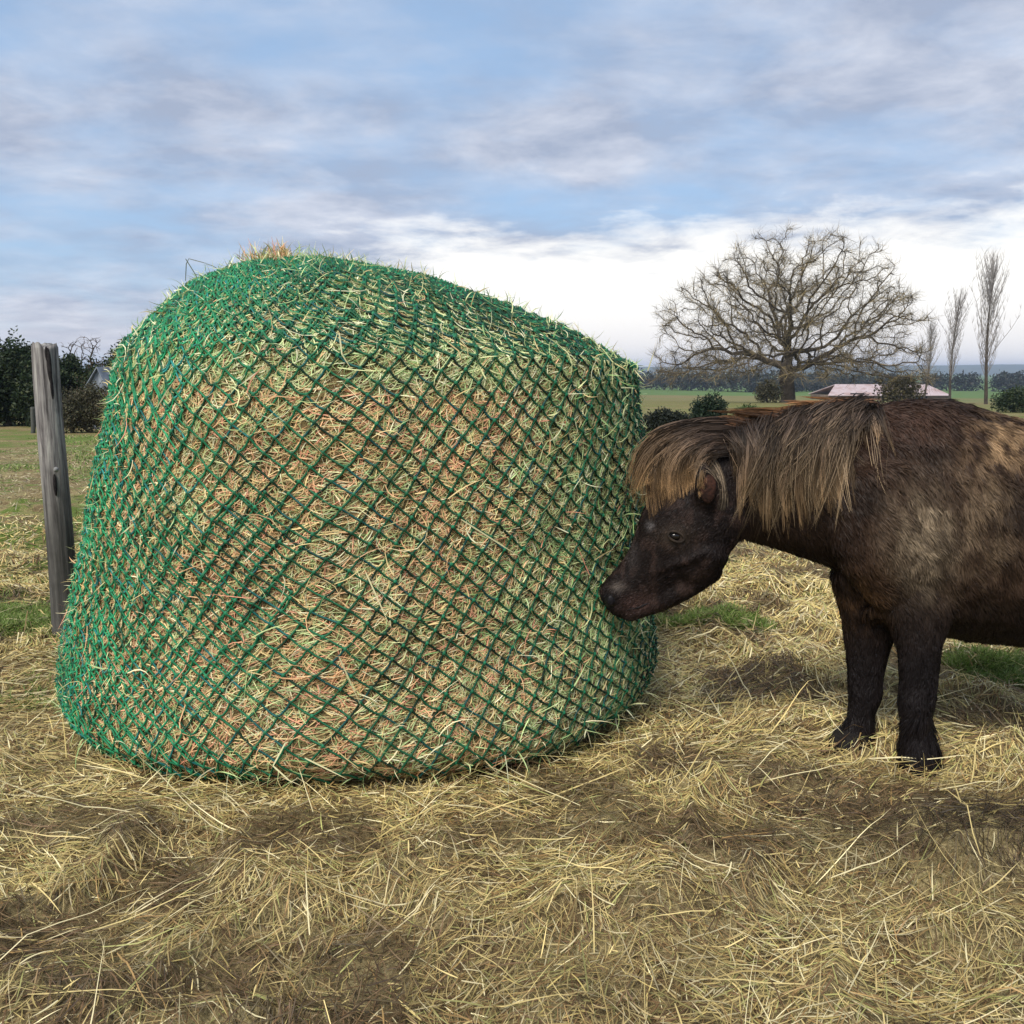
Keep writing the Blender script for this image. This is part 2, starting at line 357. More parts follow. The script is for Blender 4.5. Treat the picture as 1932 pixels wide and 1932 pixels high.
bush('evergreen_tree', 'dark leafy tree against the upper left edge of the bale', 'tree', 168, 330, 648, 825, 26.5, 36000, .05, dk_ + [(.07, .045, .03)], [4, 3, 1, 2], 'evergreens behind the left fence', 7, .8)
bush('brown_shrub', 'scrubby brown green shrub at the foot of the evergreens', 'shrub', 120, 235, 722, 838, 22, 26000, .028, [(.06, .065, .035), (.10, .09, .05), (.05, .04, .025)], [2, 2, 1], None, 7)
bush('dark_bush', 'low black-green bush touching the right side of the bale', 'bush', 1205, 1300, 770, 812, 19, 9000, .03, [(.012, .018, .012), (.03, .035, .02)], [2, 1], 'bushes beyond the pony')
bush('dark_bush', 'taller dark green bush just left of the pony mane', 'bush', 1300, 1370, 742, 800, 19.5, 10000, .03, [(.014, .03, .016), (.03, .05, .025)], [2, 1], 'bushes beyond the pony')
bush('green_bush', 'small bright green bush in front of the oak trunk', 'bush', 1388, 1436, 762, 786, 30, 3500, .035, [(.05, .10, .025), (.03, .06, .02)], [1, 1], 'bushes beyond the pony')
bush('brown_bush', 'loose olive brown bush right of the oak trunk behind the roof', 'bush', 1650, 1740, 706, 762, 58, 3200, .09, [(.13, .11, .05), (.08, .07, .04)], [1, 1], 'bushes beyond the pony')
bush('evergreen_tree', 'dark evergreen bush cut by the right edge, beyond the pony back', 'tree', 1872, 1960, 728, 790, 40, 7000, .05, dk_, [3, 2, 1], None)
bush('bare_scrub', 'greyish low scrub at the foot of the oak', 'shrub', 1425, 1475, 715, 758, 57, 3500, .07, [(.09, .085, .05), (.11, .10, .06)], [1, 1], 'bushes beyond the pony')
# far belt of woodland
bl = []
for x in np.linspace(-280, 340, 150):
    hh = 5.8 + 4.4 * fbm(x / 40., 2.2, 1., 3) * (1.15 if x < 130 else .8); yy = 345 + 30 * math.sin(x * .05) + random.uniform(-8, 8)
    z0 = float(zg(x, yy)); bl.append((x, yy, z0 + hh * .45, 5.5, 6, hh * .58))
tag(leafcloud('woodland', bl, 90000, .62, [(.022, .03, .024), (.04, .045, .03), (.05, .045, .032)], [2, 2, 1], M_leaf, None), 'far dark belt of woodland across the valley below the hills', 'woodland', kind='stuff')
# left: twiggy saplings on the skyline between the evergreens
for (u, vt, lab) in ((152, 640, 'thin bare sapling poking above the evergreens, left of the pair'), (186, 636, 'thin bare sapling poking above the evergreens, right of the pair')):
    q = P(u, 825, 30); s = 30 / FPX; h = (825 - vt) * s; n = 160; f = rng.random(n)
    att = np.stack([q.x + rng.normal(0, .16, n), 30 + rng.normal(0, .16, n), q.z + h * (.35 + .62 * f)], -1)
    bare_tree('bare_sapling', lab, 'bare saplings', (q.x, 30, float(zg(q.x, 30)) - .05), (q.x, 30, q.z + h * .6), att, .16, 1.5, .14, .05, 2, .25, .014, [(.12, .09, .07)])

# ------------------------------------------------------------------ barn and pale gable
def prism(name, pts, y0, y1, mat, parent):
    bm = bmesh.new(); f = [bm.verts.new((x, y0, z)) for x, z in pts]; g2 = [bm.verts.new((x, y1, z)) for x, z in pts]
    bm.faces.new(f); bm.faces.new(g2[::-1])
    for i in range(len(pts)):
        j = (i + 1) % len(pts); bm.faces.new((f[j], f[i], g2[i], g2[j]))
    bmesh.ops.recalc_face_normals(bm, faces=bm.faces); me = bpy.data.meshes.new(name); bm.to_mesh(me); bm.free(); return link(name, me, mat, parent)
def quad_slab(name, a, b_, c_, d, th, mat, parent):
    bm = bmesh.new(); q = [bm.verts.new(p) for p in (a, b_, c_, d)]; bm.faces.new(q)
    ge = bmesh.ops.extrude_face_region(bm, geom=bm.faces[:]); bmesh.ops.translate(bm, vec=(0, 0, th), verts=[v for v in ge['geom'] if isinstance(v, bmesh.types.BMVert)])
    bmesh.ops.recalc_face_normals(bm, faces=bm.faces); me = bpy.data.meshes.new(name); bm.to_mesh(me); bm.free(); return link(name, me, mat, parent)
M_roof = noise_mat('pale_roof', [(.3, (.30, .20, .18)), (.55, (.45, .38, .40)), (.8, (.34, .22, .18))], .6, bump=.1, stretch=(1, 1, 1))
M_wall = noise_mat('shed_wall', [(.3, (.12, .09, .07)), (.7, (.25, .18, .13))], .8, bump=.1)
M_dark = noise_mat('dark_opening', [(.3, (.01, .01, .01)), (.7, (.03, .03, .03))], 2, bump=.1)
YB = 150.; l = P(1562, 748, YB); r_ = P(1795, 748, YB); top = P(1600, 727, YB).z; zb = float(zg((l.x + r_.x) / 2, YB)) - .3
barn = empty('barn', ((l.x + r_.x) / 2, YB, zb), label='long low barn with pinkish white roof, seen over the pony back', cat='barn')
ev = l.z + .1
prism('wall', [(l.x + .3, zb), (r_.x - .3, zb), (r_.x - .3, ev), (l.x + .3, ev)], YB + .4, YB + 9.6, M_wall, barn)
quad_slab('roof', (l.x, YB, ev), (r_.x, YB, ev), (r_.x - 2, YB + 5, top), (l.x + 3, YB + 5, top), .10, M_roof, barn)
quad_slab('roof', (l.x, YB + 10, ev), (r_.x, YB + 10, ev), (r_.x - 2, YB + 5.01, top), (l.x + 3, YB + 5.01, top), .14, M_roof, barn)
for i in range(3):
    xx = l.x + 4 + i * 5.5; prism('door', [(xx, zb), (xx + 2.4, zb), (xx + 2.4, zb + 1.5), (xx, zb + 1.5)], YB + .36, YB + .4 - .003, M_dark, barn)
YH = 26.0; a0 = P(166, 728, YH - 2.2); a1 = P(200, 728, YH - 2.2); pk = P(185, 692, YH - 2.2); zb = float(zg(a0.x, YH))
M_pale = noise_mat('pale_boards', [(.3, (.15, .17, .21)), (.7, (.33, .37, .43))], 3, bump=.2, stretch=(6, 1, 1))
sh = empty('garden_shed', ((a0.x + a1.x) / 2, YH, zb), label='small pale grey pointed shed between the dark evergreens', cat='shed')
prism('wall', [(a0.x + .03, zb), (a1.x - .03, zb), (a1.x - .03, a1.z - .02), (pk.x, pk.z - .05), (a0.x + .03, a0.z - .02)], YH - 2.2, YH - 1.2, M_pale, sh)
quad_slab('roof', (a0.x - .05, YH - 2.3, a0.z - .05), (pk.x, YH - 2.3, pk.z - .03), (pk.x, YH - 1.1, pk.z - .03), (a0.x - .05, YH - 1.1, a0.z - .05), .03, M_pale, sh)
quad_slab('roof', (a1.x + .05, YH - 2.3, a1.z - .05), (pk.x + .002, YH - 2.3, pk.z - .03), (pk.x + .002, YH - 1.1, pk.z - .03), (a1.x + .05, YH - 1.1, a1.z - .05), .03, M_pale, sh)

# ------------------------------------------------------------------ fence posts
def post_mat(name, c0, c1, c2):
    m, t, b = new_mat(name); tcn = N(t, 'ShaderNodeTexCoord'); mp = N(t, 'ShaderNodeMapping'); mp.inputs['Scale'].default_value = (26, 26, 1.6); L(t, tcn.outputs['Object'], mp.inputs[0])
    f = noise(t, mp.outputs[0], 2.2, 7, .65, .3); f2 = noise(t, tcn.outputs['Object'], 5, 4, .6)
    c = ramp(t, f, [(.34, c0), (.5, c1), (.68, c2)]); c = mixc(t, ramp(t, f2, [(.5, 0.), (.68, .75)]), c, (.035, .035, .033))
    sz = N(t, 'ShaderNodeSeparateXYZ'); L(t, tcn.outputs['Object'], sz.inputs[0])
    dp = mth(t, 'ADD', sz.outputs[2], mth(t, 'MULTIPLY', mth(t, 'SUBTRACT', f2, .5), .7)); c = mixc(t, ramp(t, dp, [(.45, .8), (.85, 0.)]), c, (.045, .045, .04))   # damp lower part
    L(t, c, b.inputs['Base Color']); b.inputs['Roughness'].default_value = .85; b.inputs['Specular IOR Level'].default_value = .2
    bp = N(t, 'ShaderNodeBump'); bp.inputs['Strength'].default_value = .9; bp.inputs['Distance'].default_value = .006; L(t, f, bp.inputs['Height']); L(t, bp.outputs[0], b.inputs['Normal'])
    return m
M_post = post_mat('weathered_wood', (.05, .045, .045), (.24, .225, .22), (.46, .45, .41))
def lathe_post(name, p0, p1, r0, r1, mat, parent, nz=60, na=40, rough=.06, seed=0, split=True):
    zz = np.linspace(0, 1, nz); an = np.linspace(0, 2 * math.pi, na, endpoint=False); A, T = np.meshgrid(an, zz)
    r = (r0 + (r1 - r0) * T) * (1 + rough * (fbm(np.cos(A) * 3 + seed, np.sin(A) * 3, T * 3, 3) - .5) * 2 + .05 * (fbm(np.cos(A) * 9, np.sin(A) * 9 + seed, T * 2, 2) - .5))
    p0, p1 = np.array(p0), np.array(p1); c = p0 + (p1 - p0) * T[..., None]
    c[..., 0] += .008 * np.sin(T * 5 + seed)
    V = np.stack([c[..., 0] + r * np.cos(A), c[..., 1] + r * np.sin(A), c[..., 2]], -1)
    if split:
        topz = ss(.985, 1, T) * (.05 * (fbm(np.cos(A) * 2.2, np.sin(A) * 2.2 + seed, 0., 3) - .45)); V[..., 2] += topz
    V = V.reshape(-1, 3); idx = np.arange(nz * na).reshape(nz, na); nx = np.roll(idx, -1, 1)
    Fq = np.stack([idx[:-1], nx[:-1], nx[1:], idx[1:]], -1).reshape(-1, 4).tolist()
    bm = bmesh.new(); vs = [bm.verts.new(v) for v in V]
    for f in Fq: bm.faces.new([vs[i] for i in f])
    cap = bm.verts.new(V[-na:].mean(0) - np.array([0, 0, .02]))
    for i in range(na): bm.faces.new((vs[idx[-1, i]], vs[idx[-1, (i + 1) % na]], cap))
    for f in bm.faces: f.smooth = True
    me = bpy.data.meshes.new(name); bm.to_mesh(me); bm.free(); return link(name, me, mat, parent)
YP = 3.45; pb = P(118, 1212, YP); pt = P(88, 652, YP)
post = empty('fence_post', (pb.x, YP, 0), label='leaning weathered grey wooden fence post beside the left of the bale', cat='fence post')
lathe_post('post_shaft', (pb.x + .005, YP, pb.z - .25), (pt.x, YP, pt.z), .053, .047, M_post, post, 90, 56)
# dark split and knots on the shaft, insulator and nail
def blob(name, c, r, mat, parent, seg=16, rot=None):
    bm = bmesh.new(); bmesh.ops.create_uvsphere(bm, u_segments=seg, v_segments=seg // 2, radius=1)
    for v in bm.verts: v.co = Vector((v.co.x * r[0], v.co.y * r[1], v.co.z * r[2]))
    if rot: bmesh.ops.rotate(bm, verts=bm.verts, cent=(0, 0, 0), matrix=rot)
    bmesh.ops.translate(bm, vec=c, verts=bm.verts)
    for f in bm.faces: f.smooth = True
    me = bpy.data.meshes.new(name); bm.to_mesh(me); bm.free(); return link(name, me, mat, parent)
M_black = noise_mat('black_plastic', [(.3, (.012, .012, .014)), (.7, (.03, .03, .033))], 20, rough=.4, bump=.1)
M_rot = noise_mat('dark_rotten_wood', [(.3, (.008, .007, .008)), (.7, (.035, .03, .03))], 40, bump=.8)
for (u, v, a_, b_) in ((93, 690, .009, .07), (88, 668, .006, .03), (98, 730, .005, .05), (104, 915, .007, .045)):
    q = P(u, v, YP - .047); blob('crack', q, (a_, .008, b_), M_rot, post)
q = P(106, 886, YP - .06); blob('insulator', q, (.009, .012, .011), noise_mat('pale_insulator', [(.3, (.16, .16, .16)), (.7, (.3, .3, .3))], 10), post)
M_post2 = post_mat('pale_post_wood', (.12, .13, .12), (.25, .27, .25), (.4, .42, .38))
for (u, v0, v1, lab) in ((62, 768, 822, 'small pale distant post at the left edge of the field'), (136, 762, 822, 'small pale distant post right of the weathered near post')):
    q = P(u, v1, 22.); z0 = float(zg(q.x, 22.)); tp = P(u, v0, 22.)
    tag(lathe_post('fence_post', (q.x, 22., z0 - .1), (tp.x, 22., tp.z), .055, .05, M_post2, None, 12, 14, split=False), lab, 'fence post', 'distant fence posts')

# ------------------------------------------------------------------ hay bale in its net
LZ = np.array([0, .035, .09, .16, .5, .78, 1.0, 1.12, 1.2]) / 1.2
XL = np.array([-1.36, -1.47, -1.525, -1.525, -1.44, -1.375, -1.32, -1.285, -1.25])
XR = np.array([.34, .44, .49, .498, .455, .435, .435, .432, .425])
RY = np.array([.69, .785, .815, .815, .77, .745, .72, .70, .68])
AP = np.array([-.66, 2.95, 1.462])
HS = 1.2; HD = .85                    # lengths of wall and dome used by the net
def bale(th, h, off=0.):
    """th 0 = +X, -90deg = towards camera; h metres along the surface from the ground"""
    th = np.asarray(th, float); h = np.asarray(h, float)
    z = np.clip(h / HS, 0, 1); q = np.clip((h - HS) / HD, 0, 1); rho = 1 - q
    xl, xr, ry = np.interp(z, LZ, XL), np.interp(z, LZ, XR), np.interp(z, LZ, RY)
    c, s = np.cos(th), np.sin(th); e = 2 / 2.25
    cc, sn = np.sign(c) * np.abs(c) ** e, np.sign(s) * np.abs(s) ** e
    cx = (xl + xr) / 2; x = cx + (xr - xl) / 2 * cc; y = BY + ry * sn
    side = .5 + .5 * cc
    hsh = np.interp(side, [0, .35, .75, 1], [1.20, 1.19, 1.165, 1.145])
    zz = z * hsh
    ex = np.interp(side, [0, .5, 1], [2.5, 2.4, 1.75]) 
    zd = hsh + (AP[2] - hsh) * (1 - rho ** ex)
    x = np.where(q > 0, AP[0] + (x - AP[0]) * rho, x); y = np.where(q > 0, AP[1] + (y - AP[1]) * rho, y); zz = np.where(q > 0, zd, zz)
    P_ = np.stack([x, y, zz], -1)
    return P_
def bale_n(th, h):
    e = .012; a = bale(th + e, h) - bale(th - e, h); b = bale(th, np.minimum(h + .02, HS + HD)) - bale(th, h - .02)
    return nrm(np.cross(a, b) + 1e-9)
def bale_d(P_):
    x, y, z = P_[..., 0], P_[..., 1], P_[..., 2]
    return .055 * (fbm(x * 2.6, y * 2.6, z * 2.6, 2) - .5) + .022 * (fbm(x * 8, y * 8, z * 8, 2) - .5)
def bs(th, h, off=0.):
    p = bale(th, h); nn = bale_n(th, h); return p + nn * (bale_d(p) + off)[..., None], nn
na, nh = 560, 300
TH, HH = np.meshgrid(np.linspace(0, 2 * math.pi, na, endpoint=False), np.linspace(-.02, HS + HD - .004, nh))
Pb, Nb = bs(TH, HH, np.zeros_like(TH))
Pb = Pb + Nb * (.016 * (fbm(Pb[..., 0] * 30, Pb[..., 1] * 30, Pb[..., 2] * 30, 3) - .6))[..., None]
Pb[HH < 0, 2] = -.03
idx = np.arange(na * nh).reshape(nh, na); nx = np.roll(idx, -1, 1)
Fq = np.stack([idx[:-1], nx[:-1], nx[1:], idx[1:]], -1).reshape(-1, 4)
br = empty('hay_bale', (BX, BY, 0), label='huge round hay bale wrapped in green diamond mesh slow feeder net', cat='hay bale')
M_core = noise_mat('packed_hay', [(.3, (.05, .04, .015)), (.45, (.22, .16, .07)), (.6, (.42, .32, .14)), (.8, (.55, .46, .22))], 120, bump=1., detail=8, bdist=.02)
mesh_np('hay_core', Pb.reshape(-1, 3), Fq, M_core, br, smooth=True)
PALO = [(.74, .44, .23), (.80, .62, .29), (.70, .32, .20), (.84, .74, .46), (.42, .52, .22)]
PALG = [(.66, .68, .34), (.48, .62, .28), (.80, .79, .52), (.26, .42, .15), (.58, .46, .22)]
def hay_on_bale(n, lift, ln, K, wd, name, over):
    th = rng.random(n) * 2 * math.pi; h = .0 + (HS + HD) * rng.random(n)
    keep = rng.random(n) < np.where(h > HS, (1 - (h - HS) / HD) ** .8, 1); th, h = th[keep], h[keep]; n = len(th)
    ang = rng.random(n) * 6.283; al = rng.random(n) < .5; ang = np.where(al, rng.normal(.6, .7, n), ang)
    L_ = ln * (.35 + .9 * rng.random(n)); s = np.linspace(-.5, .5, K)[None] * L_[:, None]
    cv = rng.normal(0, 8., n)[:, None]
    t_th = (np.cos(ang)[:, None] * s - np.sin(ang)[:, None] * cv * s ** 2); t_h = (np.sin(ang)[:, None] * s + np.cos(ang)[:, None] * cv * s ** 2)
    rr = np.maximum(.15, .9 * np.where(h > HS, 1 - (h - HS) / HD, 1))[:, None]
    TH = th[:, None] + t_th / rr; HH = np.clip(h[:, None] + t_h, .002, HS + HD - .01)
    off = np.broadcast_to((lift[0] + (lift[1] - lift[0]) * rng.random(n))[:, None], TH.shape).copy()
    off += rng.normal(0, over, n)[:, None] * (s / L_[:, None]) + np.abs(rng.normal(0, over, n))[:, None] * (s / L_[:, None] + .5) ** 2
    Pp, Nn = bs(TH, HH, off)
    orange = np.clip(ss(.15, .8, np.cos(th + math.pi / 2 + .5)) * (h < 1.1) + .08, 0, 1) * (.35 + .7 * fbm(th * 9, h * 7, 1., 2))
    co, cg = pick(PALO, [4, 4, 2.2, 1.6, 2], n), pick(PALG, [3, 3, 2, 2, 1], n)
    col = np.where((rng.random(n) < orange)[:, None], co, cg)
    nn = nrm(Nn[:, K // 2] + rng.standard_normal((n, 3)) * .55)
    o = ribbons(name, Pp, wd * (.55 + .9 * rng.random(n)), nn, col, M_straw, br); o['kind'] = 'stuff'
hay_on_bale(185000, (-.004, .0055), .07, 5, .0026, 'hay_stalks', .004)
hay_on_bale(2600, (.006, .014), .10, 5, .0028, 'loose_hay', .018)
# net
def net(name, du, dh, off, mask, rad, bright, seed):
    a = np.array([.044, -.033]); b_ = np.array([.021, .037]); rg = 150
    I, J = np.meshgrid(np.arange(-220, 240), np.arange(-220, 240), indexing='ij')
    S = I * a[0] + J * b_[0] + du; Hh = I * a[1] + J * b_[1] + dh
    S0, H0 = S.copy(), Hh.copy()
    S = S + .055 * (fbm(S0 * 2.2 + seed, H0 * 2.2, 1., 2) - .5) + .007 * (vn(S0 * 37, H0 * 37, seed) - .5) 
    Hh = Hh + .075 * (fbm(S0 * 1.9, H0 * 1.9 + seed, 6., 2) - .5) + .007 * (vn(S0 * 37, H0 * 37, seed + 9.) - .5)
    SL = 2 * math.pi * .9
    ok = (Hh > .004) & (Hh < HS + HD - .03) & (S > 0) & (S < SL)
    if mask is not None: ok &= mask(S / .9, Hh)
    TH = S / .9 + math.pi / 2 
    edges = []; info = []
    for di, dj, fam in ((1, 0, 0), (0, 1, 1)):
        k0 = ok[:-1, :-1] & ok[di:di - 1 or None, dj:dj - 1 or None][:ok.shape[0] - 1, :ok.shape[1] - 1]
        i, j = np.where(k0); i2, j2 = i + di, j + dj
        f = np.array([0, .33, .67, 1.])[None]
        th = TH[i, j][:, None] * (1 - f) + TH[i2, j2][:, None] * f; h = Hh[i, j][:, None] * (1 - f) + Hh[i2, j2][:, None] * f
        sag = rng.normal(0, .0035, len(i)); h = h - (np.abs(sag) + .001)[:, None] * 4 * f * (1 - f)
        o = np.full_like(th, off) - .004 * 4 * f * (1 - f) * 0
        o = o - .007 * np.sin(f * math.pi) ; p, nn = bs(th, np.clip(h, .003, HS + HD - .01), o); p[..., 2] = np.maximum(p[..., 2], .004)
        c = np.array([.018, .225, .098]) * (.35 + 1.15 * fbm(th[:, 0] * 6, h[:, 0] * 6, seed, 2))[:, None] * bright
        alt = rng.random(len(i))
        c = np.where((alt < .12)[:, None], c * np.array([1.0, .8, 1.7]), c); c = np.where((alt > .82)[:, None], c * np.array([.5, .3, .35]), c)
        sunl = (.34 + .80 * ss(.2, -.75, np.cos(th[:, 0])))[:, None]; c = c * sunl        # sunlit left and dimmer right side painted into the cord colour
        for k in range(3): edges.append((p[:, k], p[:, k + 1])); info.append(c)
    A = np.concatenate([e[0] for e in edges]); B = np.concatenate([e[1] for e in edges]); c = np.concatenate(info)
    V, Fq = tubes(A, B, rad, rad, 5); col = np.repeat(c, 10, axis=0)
    # knots
    i, j = np.where(ok); p, nn = bs(TH[i, j], np.clip(Hh[i, j], .003, HS + HD - .01), np.full(len(i), off + .001)); p[:, 2] = np.maximum(p[:, 2], .006)
    d = rad * 1.65; t1 = nrm(np.cross(nn, np.array([[.3, .2, 1.]]))); t2 = np.cross(nn, t1)
    pr = [p + nn * d]; 
    for k in range(6): an = k * math.pi / 3; pr.append(p + (t1 * math.cos(an) + t2 * math.sin(an)) * d * 1.15 - nn * d * .3)
    KV = np.stack(pr, 1).reshape(-1, 3); b0 = len(V) + np.arange(len(p))[:, None] * 7
    tri = np.array([[0, 1 + k, 1 + (k + 1) % 6, 1 + (k + 1) % 6] for k in range(6)])
    # split as quads with two rim verts
    q4 = np.array([[0, 1, 2, 3], [0, 3, 4, 5], [0, 5, 6, 1]])
    KF = (b0[:, None, :] + q4[None]).reshape(-1, 4)
    kc = np.array([.015, .165, .075]) * (.3 + .9 * rng.random(len(p)))[:, None] * bright
    V = np.vstack([V, KV]); Fq = np.vstack([Fq, KF]); col = np.vstack([col, np.repeat(kc, 7, axis=0)])
    return mesh_np(name, V, Fq, M_net, br, col, smooth=True)
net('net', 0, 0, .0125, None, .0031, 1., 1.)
def mk(th, h):   # folded-over second layer of netting on the left flank and over the crown
    th = (th + math.pi / 2) % (2 * math.pi)
    lf = ss(5.15, 3.6, th) * (th > 2.4)
    return (lf + .35 * (h > HS) + .1 - .9 * (1 - fbm(th * 2.3, h * 2.3, 4., 2)) > -.0)
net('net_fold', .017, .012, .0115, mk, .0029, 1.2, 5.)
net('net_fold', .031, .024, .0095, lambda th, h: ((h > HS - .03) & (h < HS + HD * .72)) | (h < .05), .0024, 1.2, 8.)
# drawn-up knot of hay on the crown, with wisps along the top edge
def wisps(n, th0, th1, h0, h1, ln, name, up=.6, tan=.8, wd=.0028, pal=PALG, parent=br):
    th = th0 + (th1 - th0) * rng.random(n); h = h0 + (h1 - h0) * rng.random(n); p, nn = bs(th, h, np.full(n, .004))
    d = nrm(nn * up + rng.standard_normal((n, 3)) * tan); K = 6; Pt = np.zeros((n, K, 3)); L_ = ln * (.3 + .9 * rng.random(n)); cur = rng.standard_normal((n, 3)) * .35
    for k in range(K): Pt[:, k] = p; p = p + d * (L_ / K)[:, None]; d = nrm(d + cur * .5 + np.array([0, 0, -.09]))
    o = ribbons(name, Pt, wd * (.5 + rng.random(n)), rng.standard_normal((n, 3)), pick(pal, [1] * len(pal), n), M_straw, parent); o['kind'] = 'stuff'
wisps(1500, 0, 6.283, HS - .1, HS + HD * .9, .07, 'hay_wisps', .8, .9)
wisps(3200, 0, 6.283, HS - .05, HS + HD - .02, .06, 'hay_wisps', .45, 1., wd=.0023, pal=PALG)
wisps(260, 3.6, 4.3, HS + HD - .34, HS + HD - .16, .085, 'hay_wisps', 1.6, .45, pal=PALO)
wisps(2600, 2.9, 4.3, .02, HS, .045, 'hay_wisps', .3, 1., wd=.002, pal=PALG)
wisps(900, 0, 6.283, .02, HS, .06, 'hay_wisps', .35, 1., pal=PALG + PALO[:2])
wisps(900, 0, 6.283, .0, .1, .12, 'hay_wisps', .5, 1., pal=PALG + PALO[3:4])
# long stalks caught in the net
def stalks(name, lines, mat, parent, wd=.004, col=(.62, .58, .33)):
    Pt = []
    for L0 in lines:
        k = len(L0); f = np.linspace(0, k - 1, 9); Q = np.array([tuple(q) for q in L0]); Pt.append(np.stack([np.interp(f, range(k), Q[:, i]) for i in range(3)], -1))
    n = len(Pt); o = ribbons(name, np.array(Pt), np.full(n, wd), np.tile([[.1, -1., .3]], (n, 1)), pick([col], [1], n, .1), mat, parent); o['kind'] = 'stuff'
stalks('long_stalks', [
    [P(350, 530, 2.8), P(352, 487, 2.8), P(386, 496, 2.8), P(398, 500, 2.8)],
    [P(350, 488, 2.8), P(370, 520, 2.8), P(372, 534, 2.8)],
    [P(497, 490, 2.9), P(498, 462, 2.9)], [P(508, 488, 2.9), P(504, 468, 2.9)]], M_straw, br, .003, (.10, .12, .08))
stalks('long_stalks', [
    [P(640, 628, 2.22), P(645, 668, 2.2), P(668, 705, 2.2)], [P(232, 790, 2.5), P(300, 830, 2.4)],
    [P(515, 1445, 2.08), P(538, 1402, 2.12), P(545, 1400, 2.12)], [P(515, 1445, 2.08), P(552, 1478, 2.05)],
    [P(575, 1430, 2.10), P(655, 1470, 2.05)], [P(1222, 700, 2.8), P(1235, 660, 2.8)], [P(1190, 690, 2.75), P(1216, 720, 2.72)],
    [P(640, 1240, 2.1), P(680, 1330, 2.1)], [P(690, 1080, 2.15), P(735, 1180, 2.12)], [P(870, 980, 2.17), P(980, 1050, 2.2)]], M_straw, br)

# ------------------------------------------------------------------ pony
PY = 2.40
def yb(u): return PY + .14 * ((u - 1650) / 670.)
def loft(bm, sts, seg=22, gz=None):
    """sts: (u, v, r_px, halfwidth_m, Y) ; ellipse sections perpendicular to the path in the body's plane"""
    pts = []; 
    for (u, v, r, wd, Yv) in sts:
        c = P(u, v, Yv); sc_ = Yv / FPX; pts.append((c, r * sc_, wd))
    n = len(pts); fine = []
    for i in range(n - 1):                       # Catmull-Rom refinement
        p = [pts[max(0, i - 1)], pts[i], pts[i + 1], pts[min(n - 1, i + 2)]]
        for k in range(4):
            t = k / 4; w4 = (-.5 * t + t * t - .5 * t ** 3, 1 - 2.5 * t * t + 1.5 * t ** 3, .5 * t + 2 * t * t - 1.5 * t ** 3, -.5 * t * t + .5 * t ** 3)
            fine.append((sum((q[0] * a for q, a in zip(p, w4)), Vector()), sum(q[1] * a for q, a in zip(p, w4)), sum(q[2] * a for q, a in zip(p, w4))))
    fine.append(pts[-1])
    # rounded ends
    def cap(a, b, rev):
        d = (a[0] - b[0]).normalized(); r = min(a[1], a[2]); o = []
        for f in (.35, .65, .85, .96): o.append((a[0] + d * r * .75 * f, a[1] * math.sqrt(1 - f * f), a[2] * math.sqrt(1 - f * f)))
        return o[::-1] if rev else o
    fine = cap(fine[0], fine[1], True) + fine + cap(fine[-1], fine[-2], False)
    rings = []
    for i, (c, a, b_) in enumerate(fine):
        d = (fine[min(i + 1, len(fine) - 1)][0] - fine[max(i - 1, 0)][0]); d.y *= .3; d.normalize()
        side = Vector((0, 1, 0)); side = (side - d * side.dot(d)).normalized(); up = d.cross(side)
        rings.append([bm.verts.new(c + up * (math.cos(q) * a) + side * (math.sin(q) * b_)) for q in [2 * math.pi * k / seg for k in range(seg)]])
    for a, b_ in zip(rings[:-1], rings[1:]):
        for k in range(seg): bm.faces.new((a[k], a[(k + 1) % seg], b_[(k + 1) % seg], b_[k]))
    bm.faces.new(rings[0][::-1]); bm.faces.new(rings[-1])
bm = bmesh.new()
B_ = lambda *s: [(u, v, r, w_, yb(u)) for (u, v, r, w_) in s]
loft(bm, B_((1590, 985, 120, .10), (1625, 965, 190, .165), (1680, 972, 214, .20), (1740, 975, 222, .215), (1810, 990, 218, .235), (1890, 1005, 214, .255), (1970, 1010, 216, .265), (2060, 1000, 216, .26), (2140, 975, 205, .235), (2210, 965, 180, .19), (2250, 965, 130, .12)))
# shoulder and haunch muscle
loft(bm, [(1660, 900, 70, .05, yb(1660) - .14), (1665, 1010, 95, .07, yb(1660) - .14), (1700, 1110, 62, .05, yb(1680) - .12)])
loft(bm, [(1660, 900, 70, .05, yb(1660) + .14), (1655, 1010, 95, .07, yb(1660) + .14), (1660, 1110, 62, .05, yb(1680) + .11)])
# neck
loft(bm, [(1700, 930, 175, .15, yb(1700)), (1620, 925, 160, .135, yb(1620)), (1550, 918, 140, .112, yb(1550) - .005), (1480, 910, 125, .095, 2.365), (1415, 905, 112, .085, 2.355), (1365, 905, 92, .075, 2.35)])
# head
HY = 2.35
loft(bm, [(1385, 880, 78, .07, HY), (1345, 925, 96, .082, HY), (1312, 975, 96, .088, HY), (1275, 1028, 86, .078, HY + .01), (1236, 1070, 63, .060, HY + .025), (1203, 1100, 51, .050, HY + .04), (1178, 1120, 46, .048, HY + .05), (1160, 1133, 40, .043, HY + .055)])
loft(bm, [(1350, 870, 55, .06, HY), (1300, 880, 62, .065, HY), (1262, 930, 50, .058, HY)])
loft(bm, [(1330, 1035, 48, .088, HY + .0), (1300, 1065, 45, .075, HY + .01)])            # cheek
loft(bm, [(1335, 1070, 32, .050, HY), (1292, 1102, 28, .046, HY + .01), (1250, 1126, 25, .042, HY + .025), (1218, 1142, 20, .036, HY + .04)])
loft(bm, [(1240, 1130, 26, .036, HY + .03), (1205, 1145, 22, .036, HY + .045), (1185, 1155, 19, .034, HY + .05)])  # lower lip
